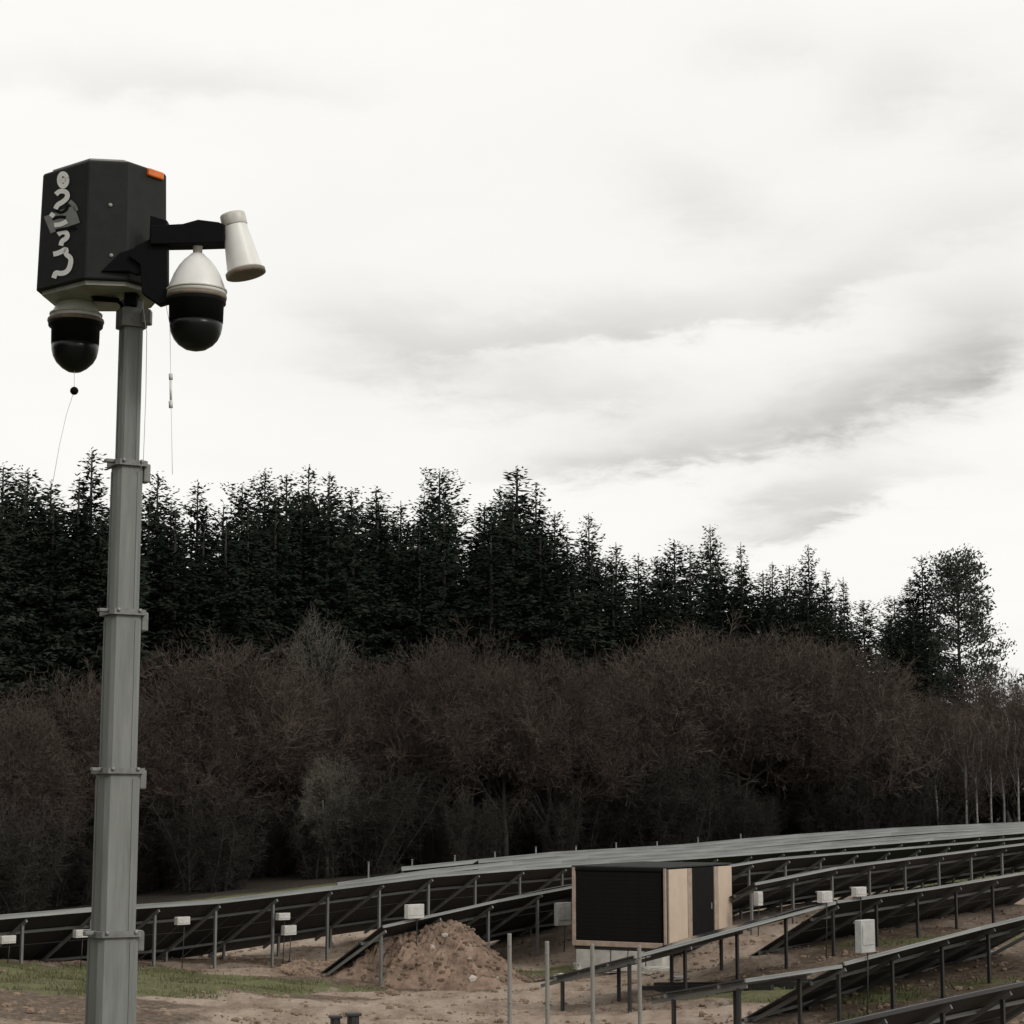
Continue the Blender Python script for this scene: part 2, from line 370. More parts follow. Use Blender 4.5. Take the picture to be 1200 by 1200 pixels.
def rampn(f, stops):
    r = n.new('ShaderNodeValToRGB'); l.new(f, r.inputs[0])
    while len(r.color_ramp.elements) < len(stops): r.color_ramp.elements.new(0.5)
    for e, (p, c) in zip(r.color_ramp.elements, stops): e.position = p; e.color = (*c, 1)
    return r.outputs[0]
mudA = rampn(nz(0.9, 8, 0.7, (1, 0.35, 1)), [(0.30,(0.075,0.054,0.04)),(0.41,(0.19,0.142,0.105)),(0.52,(0.31,0.243,0.19)),(0.70,(0.45,0.375,0.305))])
mudB = rampn(nz(5.0, 6, 0.7), [(0.3,(0.12,0.09,0.066)),(0.6,(0.27,0.21,0.165)),(0.75,(0.40,0.345,0.285))])
mx = n.new('ShaderNodeMix'); mx.data_type = 'RGBA'; mx.inputs['Factor'].default_value = 0.45; l.new(mudA, mx.inputs['A']); l.new(mudB, mx.inputs['B'])
def masked(base, attname, cols, gain=1.4):
    a_ = n.new('ShaderNodeAttribute'); a_.attribute_name = attname
    q1 = n.new('ShaderNodeMath'); q1.operation = 'MULTIPLY_ADD'; l.new(nz(1.7, 7, 0.75, (1, 0.45, 1)), q1.inputs[0]); q1.inputs[1].default_value = gain; q1.inputs[2].default_value = -gain/2
    q2 = n.new('ShaderNodeMath'); q2.operation = 'ADD'; l.new(a_.outputs['Fac'], q2.inputs[0]); l.new(q1.outputs[0], q2.inputs[1])
    q3 = n.new('ShaderNodeMapRange'); l.new(q2.outputs[0], q3.inputs[0]); q3.inputs['From Min'].default_value = 0.38; q3.inputs['From Max'].default_value = 0.66
    q4 = n.new('ShaderNodeMix'); q4.data_type = 'RGBA'; l.new(q3.outputs[0], q4.inputs['Factor']); l.new(base, q4.inputs['A']); l.new(rampn(nz(4.0, 6, 0.7), cols), q4.inputs['B'])
    return q4.outputs['Result']
soil = masked(mx.outputs['Result'], 'topsoil_shade', [(0.3,(0.05,0.037,0.027)),(0.55,(0.125,0.092,0.066)),(0.75,(0.23,0.175,0.13))])
grs = rampn(nz(1.8, 7, 0.7), [(0.3,(0.085,0.068,0.042)),(0.5,(0.105,0.108,0.05)),(0.7,(0.14,0.14,0.068))])
mm = n.new('ShaderNodeMath'); mm.operation = 'ADD'; l.new(at.outputs['Fac'], mm.inputs[0])
ms = n.new('ShaderNodeMath'); ms.operation = 'MULTIPLY_ADD'; l.new(nz(1.3, 7, 0.75, (1, 0.5, 1)), ms.inputs[0]); ms.inputs[1].default_value = 1.5; ms.inputs[2].default_value = -0.75; l.new(ms.outputs[0], mm.inputs[1])
mk = n.new('ShaderNodeMapRange'); l.new(mm.outputs[0], mk.inputs[0]); mk.inputs['From Min'].default_value = 0.42; mk.inputs['From Max'].default_value = 0.58
m2 = n.new('ShaderNodeMix'); m2.data_type = 'RGBA'; l.new(mk.outputs[0], m2.inputs['Factor']); l.new(soil, m2.inputs['A']); l.new(grs, m2.inputs['B'])
l.new(masked(m2.outputs['Result'], 'litter', [(0.3,(0.018,0.015,0.012)),(0.7,(0.05,0.04,0.03))], 0.5), b.inputs['Base Color']); b.inputs['Roughness'].default_value = 0.95; b.inputs['Specular IOR Level'].default_value = 0.2
bp = n.new('ShaderNodeBump'); bp.inputs['Strength'].default_value = 0.9; bp.inputs['Distance'].default_value = 0.12; l.new(nz(2.6, 8, 0.7), bp.inputs['Height']); l.new(bp.outputs[0], b.inputs['Normal'])
g_ob = obj('ground', gme, m); g_ob['kind'] = 'structure'

# ------------------------------------------------------------------ solar rows
MW = 1.0
TILTS = {'foreground': (31, 2.25), 'near': (11, 1.58), 'nearby': (27, 2.25), 'middle': (14, 1.95), 'long': (30, 2.25), 'sloping': (29, 2.25), 'beyond': (29, 2.25)}       # tilt in degrees, module length
def module_mesh(ML):
    bm = bmesh.new(); add_box(bm, Vector((0,0,0)), (MW-0.02, ML-0.02, 0.035))
    for f in bm.faces: f.material_index = 1 if f.normal.z < -0.5 else (0 if f.normal.z > 0.5 else 2)
    me = bpy.data.meshes.new('solar_module'); bm.to_mesh(me); bm.free()
    for k in ('panel', 'back', 'pframe'): me.materials.append(M[k])
    return me
MODS = {L: module_mesh(L) for L in (2.25, 1.95, 1.58)}
UNIT = {}
def unit_box(key):
    if key not in UNIT:
        me = box_mesh('bar_'+key, (1,1,1)); me.materials.append(M[key]); UNIT[key] = me
    return UNIT[key]
def bar(name, a, b2, w, h, key, parent, up=Vector((0,0,1))):
    """a straight bar from a to b, sharing one unit mesh"""
    a, b2 = Vector(a), Vector(b2); d = b2-a; L = d.length; d.normalize()
    side = up.cross(d)
    if side.length < 1e-4: side = Vector((1,0,0))
    side.normalize(); u2 = d.cross(side)
    o = bpy.data.objects.new(name, unit_box(key)); C.objects.link(o); o.parent = parent
    R = Matrix((side, d, u2)).transposed().to_4x4()
    mw = Matrix.Translation((a+b2)/2) @ R @ Matrix.Diagonal((w, L, h, 1))
    o.matrix_basis = parent.matrix_basis.inverted() @ mw if parent else mw
    return o
ROWLAB = {
 'foreground': ('black-edged row of solar panels in the corner below the inverter post', None),
 'near': ('flattest short row of solar panels beside the dark bars on the mud', None),
 'nearby': ('row of solar panels with the large upright inverter box above its start', None),
 'middle': ('flat short row of solar panels crossing in front of the tan cabin', None),
 'beyond': ('row of solar panels behind the large inverter box, carrying two small white inverters', None),
 'short': ('row of solar panels that starts just behind the tan cabin corner', None),
 'sloping': ('row of solar panels whose sloping start rises behind the earth mound', None),
 'long': ('longest row of solar panels on posts, passing behind the mast and above the grass', None),
 'rear': ('row of solar panels packed tightly behind the longest row', None),
 'rearmost': ('row of solar panels packed just before the last row by the wood', None),
 'far': ('row of solar panels in the middle of the packed rows before the wood', None),
 'farthest': ('last row of solar panels, directly before the bare trees', None)}
row_at = {}
for name, s, pts in row_edges:
    ts = [p[0] for p in pts]; zs = [p[1] for p in pts]
    t0, t1 = ts[0], ts[-1]
    def edge(t, ts=ts, zs=zs, s=s):
        # lightly smoothed height along the row
        z = np.mean([np.interp(t+q, ts, zs) for q in (-1.5,-0.75,0,0.75,1.5)])
        q = A0 + N*s + D*t
        return Vector((q.x, q.y, float(z)))
    row_at[name] = (edge, s)
    e0 = edge(t0); tl, ML = TILTS.get(name, (25, 1.95)); TILT = math.radians(tl); MOD = MODS[ML]
    root = thing('solar_panel_row', ROWLAB[name][0], 'solar panels', (e0.x, e0.y, gz(e0.x, e0.y)))
    inv = root.matrix_basis.inverted()
    n3 = Vector((N.x*math.cos(TILT), N.y*math.cos(TILT), -math.sin(TILT)))
    ncol = int((t1-t0)/MW)
    for c in range(ncol):
        t = t0 + MW*(c+0.5)
        d3 = (edge(t+0.5)-edge(t-0.5)).normalized(); y3 = (n3 - d3*n3.dot(d3)).normalized(); z3 = d3.cross(y3)
        if z3.z < 0: z3 = -z3; d3 = -d3
        R = Matrix((d3, y3, z3)).transposed().to_4x4()
        for k in range(2):
            p = edge(t) + y3*(ML*(k+0.5)+0.02*k)
            o = bpy.data.objects.new('solar_panel', MOD); C.objects.link(o); o.parent = root
            o.matrix_basis = inv @ Matrix.Translation(p) @ R
    # purlins along the row, the upper one closes the high edge
    nseg = max(1, int((t1-t0)/5.2)); hk = 'pframe' if name == 'foreground' else 'galv'
    for k in range(nseg):
        a, b2 = t0 + (t1-t0)*k/nseg, t0 + (t1-t0)*(k+1)/nseg
        up = Vector((0,0,1)); off = Vector((-N.x, -N.y, 0))*0.035
        hh = 0.085 if name not in ('far','farthest','long','rear','rearmost') else (0.15 if name == 'long' else 0.19)
        bar('edge_purlin', edge(a)+off-up*0.03, edge(b2)+off-up*0.03, 0.045, hh, hk, root)
        for q in (0.5*ML, 1.55*ML):
            bar('purlin', edge(a)+n3*q-up*0.075, edge(b2)+n3*q-up*0.075, 0.06, 0.09, 'post', root)
    # trestles: two posts and a rafter
    nf = int((t1-t0)/2.6); pk = 'post' if name in ('long','sloping','far','farthest','short','rear','rearmost') else 'steel'
    for k in range(nf+1):
        t = t0 + 0.25 + 2.6*k
        if t > t1-0.1: break
        e = edge(t)
        a = e + n3*0.10 - Vector((0,0,0.16)); b2 = e + n3*(1.93*ML) - Vector((0,0,0.16))
        bar('rafter', a, b2, 0.06, 0.10, 'galv' if name in ('long','sloping') else 'post', root)
        for q in (0.35, 1.5*ML):
            p = e + n3*q - Vector((0,0,0.18)); g = gz(p.x, p.y) - 0.25
            bar('post', (p.x, p.y, g), p, 0.085, 0.085, pk, root, up=Vector((D.x, D.y, 0)))

# inverter boxes hung on the frames
def inverter(px, py, w, h, row, label, group=None, key='invw'):
    edge, s = row_at[row]; s2 = s - 0.12
    t = t_on_line(px, py, s2); q = A0 + N*s2 + D*t
    c = P(px, py, q.y); sc_ = q.y/F/math.cos(AZ)
    ww, hh = w*sc_*0.80, h*sc_*math.cos(AZ)
    th = thing('inverter_box', label, 'inverter', (c.x, c.y, c.z-hh/2), AZ-math.pi/2+math.pi/2, group)
    th.rotation_euler = (0, 0, -(AZ-math.pi/2))
    # casing, front cover, cooling fins, bracket to the frame behind (local -y faces the camera side)
    obj('casing', box_mesh('casing', (ww, 0.20, hh), 0.015, (0, -0.02, hh/2)), M[key], th)
    obj('cover', box_mesh('cover', (ww*0.86, 0.02, hh*0.62), 0.006, (0, -0.128, hh*0.55)), M[key], th)
    bm = bmesh.new()
    for k in range(5): add_box(bm, Vector((-ww*0.36+ww*0.18*k, 0.085, hh*0.5)), (0.02, 0.05, hh*0.8))
    obj('cooling_fins', bm_mesh('cooling_fins', bm), M['invg'], th)
    gl = gz(c.x, c.y)-(c.z-hh/2)
    obj('conduit', tube_mesh('conduit', [(ww*0.2, 0.0, 0.01), (ww*0.2, 0.02, min(-0.15, gl*0.5)), (ww*0.16, 0.05, min(-0.2, gl-0.1))], 0.018, 6), M['steel'], th)
    obj('hanger', box_mesh('hanger', (0.06, 0.22, 0.06), 0, (0, 0.20, hh*0.9)), M['post'], th)
GL = 'white inverters under the long row'
for px, py, w, h in ((8,1101,18,9),(94,1094,16,9),(213,1079,17,9),(331,1074,16,8),(338,1090,17,11)):
    inverter(px, py, w, h, 'long', 'small white inverter box under the long panel row beside the mast', GL)
inverter(485,1068,24,16,'sloping','white inverter box over the sloping start of the row behind the earth mound')
inverter(659,1071,22,26,'sloping','white square inverter box just beside the dark end of the cabin')
inverter(966,1051,20,13,'middle','white inverter box at the far end of the flat row before the cabin')
inverter(1006,1045,20,11,'beyond','low white inverter box on the first post of the row behind the large inverter')
inverter(888,1053,9,16,'short','narrow pale inverter box at the start of the row behind the cabin corner')
inverter(1013,1097,27,37,'nearby','large upright grey-white inverter box standing at the start of a panel row', None, 'invg')

# ------------------------------------------------------------------ transformer cabin
def cabin():
    ca = math.radians(30)
    ax = Vector((math.cos(ca), -math.sin(ca), 0)); ay = Vector((math.sin(ca), math.cos(ca), 0))   # across / along
    Yc = 69.5
    cor = P(781, 1112, Yc)                       # bottom of the near corner
    Hh = (P(781, 1018, Yc) - cor).z
    def span(px_end, axis):                       # length along axis so that the end is seen at px_end
        k = (px_end-600)/F/CP*1.0
        r = ray(px_end, 1060); k = r.x/r.y
        return (k*cor.y - cor.x)/(axis.x - k*axis.y)
    W = span(671, -ax); L = span(858, ay)
    g = min(gz(cor.x, cor.y), gz(cor.x-W*ax.x, cor.y-W*ax.y))
    rz = -ca
    th = thing('transformer_cabin', 'tan metal cabin with a big dark louvred end on concrete blocks', 'cabin', (cor.x, cor.y, cor.z), rz)
    # local: x from -W to 0 along the end wall (y=0 faces camera), y 0..L along the side wall (x=0)
    e = 0.12
    obj('shell', box_mesh('shell', (W-0.08, L-0.08, Hh-0.04), 0, (-W/2, L/2, Hh/2)), M['door'], th)
    fr = lambda nm, c, s, k: obj(nm, box_mesh(nm, s, 0.012, c), M[k], th)
    fr('frame_post', (-W+e/2, 0.0, Hh/2), (e, 0.10, Hh), 'tand')
    fr('frame_post', (-e/4, -0.005, Hh/2), (e/2+0.02, 0.10, Hh), 'tand')
    fr('frame_rail', (-W/2, -0.002, 0.09), (W-e*2, 0.10, 0.18), 'tand')
    fr('frame_rail', (-W/2, -0.002, Hh-0.05), (W-e*2, 0.09, 0.10), 'door')
    # big end louvre: individual blades
    nb = 16; z0, z1 = 0.22, Hh-0.14
    bl = box_mesh('louvre_blade', (W-2*e-0.1, 0.05, (z1-z0)/nb*0.965), 0, (0,0,0), Matrix.Rotation(math.radians(5), 3, 'X')); bl.materials.append(M['door'])
    for k in range(nb):
        o = bpy.data.objects.new('louvre_blade', bl); C.objects.link(o); o.parent = th; o.location = (-W/2, -0.012+0.03, z0+(k+0.5)*(z1-z0)/nb)
    # side wall: tan panel, dark door, tan panel, dark rear
    def side(nm, f0, f1, k, proud=0.03, zt=0.0):
        y0, y1 = f0*L, f1*L
        return fr(nm, (proud/2+0.005-0.02, (y0+y1)/2, Hh/2+zt), (proud+0.05, y1-y0-0.02, Hh-0.08), k)
    # perspective-correct breakpoints of the side wall
    def fy(px): return span(px, ay)/L
    b1, b2, b3, b4 = fy(805), fy(810), fy(836), fy(841)
    side('wall_panel', 0.03, b1, 'tan')
    d = side('door', b2, b3, 'door', 0.012)
    obj('handle', box_mesh('handle', (0.04, 0.03, 0.22), 0.005, (0.055, (b2+0.85*(b3-b2))*L, Hh*0.48)), M['galv'], d)
    side('door_jamb', b1, b2, 'tand', 0.04); side('door_jamb', b3, b4, 'tand', 0.04)
    side('wall_panel', b4, 0.985, 'tan')
    obj('roof', box_mesh('roof', (W+0.06, L+0.06, 0.06), 0.02, (-W/2, L/2, Hh+0.03)), M['roofg'], th)
    bm = bmesh.new(); add_box(bm, Vector((-W/2, L/2, -0.06)), (W-0.1, L-0.1, 0.12)); obj('base_frame', bm_mesh('base_frame', bm), M['steel'], th)
    # plinth of concrete blocks down to the ground
    drop = cor.z-0.12-g+0.25
    nblk = 5
    for i in range(nblk):
        for yy in (0.3, L-0.4):
            w = (W-0.2)/nblk
            obj('concrete_block', box_mesh('concrete_block', (w*0.94, 0.6, drop), 0.03, (-W+0.1+w*(i+0.5), yy+rng.uniform(-.04,.04), -0.12-drop/2)), M['conc'], th)
    return th
cabin()

# pale broken slabs and rubble beside the plinth
for px, py, w, d_, h, a in ((690,1131,0.9,0.7,0.22,0.2),(735,1132,1.3,0.8,0.25,-0.2),(768,1134,0.8,0.6,0.2,0.5),(797,1142,0.5,0.4,0.12,0.1),(660,1140,0.5,0.4,0.16,0.9)):
    c = G(px, py+6); bm = bmesh.new(); add_box(bm, Vector((0,0,h/2-0.03)), (w, d_, h), None, 0.03)
    for v in bm.verts: v.co += Vector((rng.uniform(-.05,.05), rng.uniform(-.05,.05), rng.uniform(-.02,.03)))
    o = obj('concrete_slab', bm_mesh('concrete_slab', bm), M['conc'], None, c); o.rotation_euler = (0,0,a)
    tag(o, 'pale broken concrete slab on the mud below the tan cabin', 'slab', 'broken slabs below the cabin')

# dark bars added for the shaded underside of the near panel row
for px0, px1, py, k in ((752,905,1161,0),(768,960,1158,1),(858,985,1156,2)):
    a, b2 = G(px0, py+2), G(px1, py+1)
    o = bar('dark_bar', a+Vector((0,0,0.10+0.02*k)), b2+Vector((0,0,0.10+0.02*k)), 0.16, 0.18, 'steel', None)
    tag(o, 'long dark bar added for the shaded panel underside in front of the cabin', 'dark bar', 'dark bars for the shaded panel underside')

# ------------------------------------------------------------------ earth mound
def mound(px, py, wpx, hpx, label, seed, depth=2.2):
    r = np.random.RandomState(seed); c = G(px, py); k = c.y/F; hw = wpx*k/2; hh = hpx*k
    th = thing('earth_mound', label, 'mound', c)
    n_ = 90; u = np.linspace(-1.25, 1.25, n_); U, V = np.meshgrid(u, u)
    rad = np.sqrt(U**2+V**2)*(1+0.10*np.sin(3*np.arctan2(V,U)+1)+0.06*np.sin(7*np.arctan2(V,U)))
    prof = np.minimum(np.clip(1-rad, 0, 1)**0.9*1.25, 0.80+0.12*np.sin(4*U+1)*np.cos(5*V))*(1-0.12*U)
    Z = hh*prof
    for sc_, am in ((3,0.10),(7,0.085),(15,0.06),(33,0.04)):
        ph = r.uniform(0, 6, 6)
        Z += am*hh*np.sin(U*sc_+ph[0]+1.5*np.sin(V*sc_*0.7+ph[1]))*np.cos(V*sc_*1.1+ph[2]+1.2*np.sin(U*sc_*0.6+ph[3]))*np.clip(prof*3, 0, 1)
    Z += r.normal(0, 0.018*hh, Z.shape)*np.clip(prof*4, 0, 1)
    X = U*hw; Yv = V*depth
    base = terrain(X+c.x, Yv+c.y) - c.z
    Zf = np.where(rad > 1.0, base-0.12, base + Z)
    vs = np.stack([X, Yv, Zf], -1).reshape(-1, 3); ix = np.arange(n_*n_).reshape(n_, n_)
    fs = np.stack([ix[:-1,:-1], ix[:-1,1:], ix[1:,1:], ix[1:,:-1]], -1).reshape(-1, 4)
    obj('heap', mesh_from('heap', vs.tolist(), fs.tolist()), M['moundm'], th)
    # clods and stones sitting in the surface
    bm = bmesh.new(); bms = bmesh.new()
    for i in range(800):
        a, q = r.uniform(-1, 1, 2)
        if a*a+q*q > 1.05: continue
        i0, j0 = int((q+1.25)/2.5*(n_-1)), int((a+1.25)/2.5*(n_-1))
        p = Vector((a*hw, q*depth, float(Zf[i0, j0]))); sz = r.uniform(0.03, 0.13)*(1.5 if r.rand() < .1 else 1)
        tgt = bms if r.rand() < 0.035 else bm
        rr = bmesh.ops.create_icosphere(tgt, subdivisions=1, radius=sz)
        for v in rr['verts']: v.co = Vector((v.co.x*r.uniform(.7,1.3), v.co.y*r.uniform(.7,1.3), v.co.z*r.uniform(.5,1.0))) + p
    o = obj('clods', bm_mesh('clods', bm), M['clod'], th); o['kind'] = 'stuff'
    o = obj('stones', bm_mesh('stones', bms), M['stone'], th); o['kind'] = 'stuff'
mound(512, 1152, 205, 66, 'tall heap of dug brown earth and stones beside the tan cabin', 5)
mound(395, 1142, 130, 16, 'low spread of dug earth at the foot of the tall heap', 8, 1.4)

# clods and ruts on the bare earth, grass on the turf
def scatter_clods():
    r = np.random.RandomState(11); bm = bmesh.new(); cnt = 0
    base = bmesh.new(); bmesh.ops.create_icosphere(base, subdivisions=1, radius=1.0); bv = [v.co.copy() for v in base.verts]; bf = [[v.index for v in f.verts] for f in base.faces]; base.free()
    V, Fc = [], []
    for i in range(16000):
        y = r.uniform(46, 82); x = r.uniform(-0.27, 0.27)*y
        if grass_at(np.array([x]), np.array([y]))[0] > 0.45 and r.rand() < 0.8: continue
        # clods gather in windrows
        if math.sin(y*1.9+0.25*x+2*math.sin(x*0.3)) < r.uniform(-1.2, 1.0): continue
        s_ = r.gamma(1.6, 0.02)+0.012; s_ = min(s_, 0.16); k = len(V); z = gz(x, y)
        sq = r.uniform(.6, 1.4, 3)*s_
        V += [(x+v.x*sq[0], y+v.y*sq[1], z+v.z*sq[2]*0.7) for v in bv]; Fc += [[q+k for q in f] for f in bf]
    o = obj('earth_clods', mesh_from('earth_clods', V, Fc), M['clod']); o['kind'] = 'stuff'
    tag(o, 'loose brown clods scattered over the bare muddy ground', 'clods')
scatter_clods()
def scatter_grass():
    r = np.random.RandomState(12); Nn = 260000
    y = np.concatenate([r.uniform(47, 86, Nn), r.uniform(86, 112, 60000)]); x = r.uniform(-0.30, 0.30, len(y))*y
    g = grass_at(x, y); patch = 0.5+0.5*np.sin(x*1.7+2*np.sin(y*0.9))*np.cos(y*1.3+x*0.4)
    keep = (g > 0.35) & (r.rand(len(y)) < np.clip(g, 0, 1)*(0.05+0.95*patch**1.5)) & (y < 117+67.4*x/y); x, y = x[keep], y[keep]
    z = terrain(x, y); n_ = len(x); h = r.gamma(3, 0.022, n_)+0.02; a = r.uniform(0, 6.28, n_); w = 0.022; ln = r.normal(0, 0.4, (n_, 2))*h[:,None]
    v = np.zeros((n_, 3, 3)); v[:,0] = np.stack([x-np.cos(a)*w, y-np.sin(a)*w, z-0.02], 1); v[:,1] = np.stack([x+np.cos(a)*w, y+np.sin(a)*w, z-0.02], 1)
    v[:,2] = np.stack([x+ln[:,0], y+ln[:,1], z+h], 1)
    me = bpy.data.meshes.new('grass'); me.vertices.add(n_*3); me.vertices.foreach_set('co', v.ravel())
    me.loops.add(n_*3); me.loops.foreach_set('vertex_index', np.arange(n_*3, dtype=np.int32)); me.polygons.add(n_)
    me.polygons.foreach_set('loop_start', np.arange(0, n_*3, 3, dtype=np.int32)); me.polygons.foreach_set('loop_total', np.full(n_, 3, np.int32)); me.update()
    o = obj('grass', me, M['blade']); o['kind'] = 'stuff'; tag(o, 'short green grass in strips between the mud and panel rows', 'grass')
scatter_grass()

# ------------------------------------------------------------------ fence posts on the bank in front
FY = 31.0
for px, py in ((597,1094),(641,1103),(694,1106),(749,1108)):
    top = P(px, py, FY); g = gz(top.x, FY); h = top.z-g
    th = thing('fence_post', 'thin pale wooden post standing in front of the mud track and cabin', 'post', (top.x, FY, g), rng.uniform(-.3,.3), 'thin posts in front of the mud track')
    bm = bmesh.new(); tube(bm, [(0,0,-0.4),(0.005,0,h*0.5),(0,0,h-0.02),(0,0,h)], 0.034, 10, 0.031)
    obj('stake', bm_mesh('stake', bm, True), M['fpost'], th)
    for k in (0.25, 0.6, 0.93): obj('wire_clip', box_mesh('wire_clip', (0.03, 0.03, 0.02), 0, (0, -0.036, h*k)), M['galv'], th)
for px, py, w in ((393,1193,0.10),(414,1190,0.12)):
    top = P(px, py, FY+4); g = gz(top.x, FY+4); h = top.z-g
    th = thing('fence_post', 'short black stump of a post just below the earth mound', 'post', (top.x, FY+4, g), 0.3, 'black post stumps')
    bm = bmesh.new(); tube(bm, [(0,0,-0.4),(0.01,0,h*0.6),(0,0,h)], w, 9, w*0.85); obj('stake', bm_mesh('stake', bm), M['steel'], th)
    obj('cap', box_mesh('cap', (w*2, w*2, 0.05), 0.01, (0.0, 0, h+0.02)), M['steel'], th)

# ------------------------------------------------------------------ surveillance mast
MY = 8.0; mb = P(131, 1150, MY); MX = P(152, 450, MY).x
MX = (mb.x + MX)/2; MG = gz(MX, MY); LEAN = (P(152,450,MY).x-mb.x)/(P(152,450,MY).z-mb.z)
def mz(y): return P(140, y, MY).z - MG
mast = thing('surveillance_mast', 'tall grey telescopic mast of stepped square sections with collars', 'mast', (MX, MY, MG))
zm = (mz(1150)+mz(450))/2
mast.rotation_euler = (0, math.atan(LEAN), 0)
mast.location.x = MX - LEAN*zm
FACE = math.radians(30)
def section_mesh(name, a, z0, z1, ch=0.12):
    c = a*ch; h = a/2; pl = [(h,h-c),(h-c,h),(-h+c,h),(-h,h-c),(-h,-h+c),(-h+c,-h),(h-c,-h),(h,-h+c)]
    R = Matrix.Rotation(FACE, 2); pl = [R @ Vector(p) for p in pl]
    v = [(p.x, p.y, z0) for p in pl]+[(p.x, p.y, z1) for p in pl]; n_ = len(pl)
    f = [(i, (i+1)%n_, n_+(i+1)%n_, n_+i) for i in range(n_)] + [tuple(reversed(range(n_))), tuple(range(n_, 2*n_))]
    return mesh_from(name, v, f)
secs = [(352, 548, 0.078), (546, 722, 0.103), (720, 907, 0.120), (905, 1097, 0.141), (1095, None, 0.160)]
for k, (ya, yb, a) in enumerate(secs):
    zb = 0.02 if yb is None else mz(yb)-0.02
    s_ = obj('mast_section', section_mesh('mast_section', a, zb, mz(ya)), M['mast'], mast)
    # shallow extruded rib down the visible faces
    for q, wdt in ((0, 0.10), (-1, 0.10)):
        rib = obj('rib', box_mesh('rib', (a*wdt, 0.004, mz(ya)-zb-0.05), 0, (0,0,0)), M['mast'], s_)
        ang = FACE + (0 if q == 0 else -math.pi/2)
        nrm = Vector((math.sin(ang), -math.cos(ang), 0)); tg = Vector((math.cos(ang), math.sin(ang), 0))
        rib.location = nrm*(a/2+0.001) + tg*a*0.30*(1 if q == 0 else -1) + Vector((0,0,(mz(ya)+zb)/2)); rib.rotation_euler = (0,0,ang)
    if k:
        z = mz(ya); col = obj('collar', section_mesh('collar', a+0.030, z-0.006, z+0.016, 0.10), M['collar'], mast)
        R = Matrix.Rotation(FACE, 3, 'Z')
        obj('corner_clamp', box_mesh('corner_clamp', (0.030, 0.05, 0.075), 0.006, tuple(Vector(((a/2+0.020)*1.0, -0.012, z-0.028))), None), M['collar'], col).rotation_euler = (0,0,FACE)
        obj('corner_clamp', box_mesh('corner_clamp', (0.045, 0.03, 0.014), 0.003, tuple(Vector((-(a/2+0.028), -a*0.25, z+0.010))), None), M['collar'], col).rotation_euler = (0,0,FACE)
        for q in (-1, 1):
            p = R @ Vector((q*a*0.36, -a/2-0.017, 0)); obj('bolt', lathe_mesh('bolt', [(0.006,0.006),(0.007,-0.006)], 8), M['galv'], col, (p.x, p.y, z+0.012))
# head clamp under the box and the base plate with outriggers
col = obj('head_clamp', section_mesh('head_clamp', 0.105, mz(385), mz(364)), M['collar'], mast)
obj('clamp_tab', box_mesh('clamp_tab', (0.035, 0.05, 0.06), 0.006, (0.068, -0.03, mz(374))), M['collar'], col)
obj('head_spigot', lathe_mesh('head_spigot', [(0.022, mz(300)),(0.022, mz(356))], 16), M['black2'], mast)
obj('base_plate', box_mesh('base_plate', (0.7, 0.7, 0.05), 0.01, (0,0,0.025)), M['collar'], mast)
for k in range(4):
    a = math.pi/4+k*math.pi/2; bm = bmesh.new(); tube(bm, [(0.08*math.cos(a),0.08*math.sin(a),0.55),(1.1*math.cos(a),1.1*math.sin(a),0.03)], 0.03, 8)
    obj('outrigger', bm_mesh('outrigger', bm, True), M['collar'], mast)

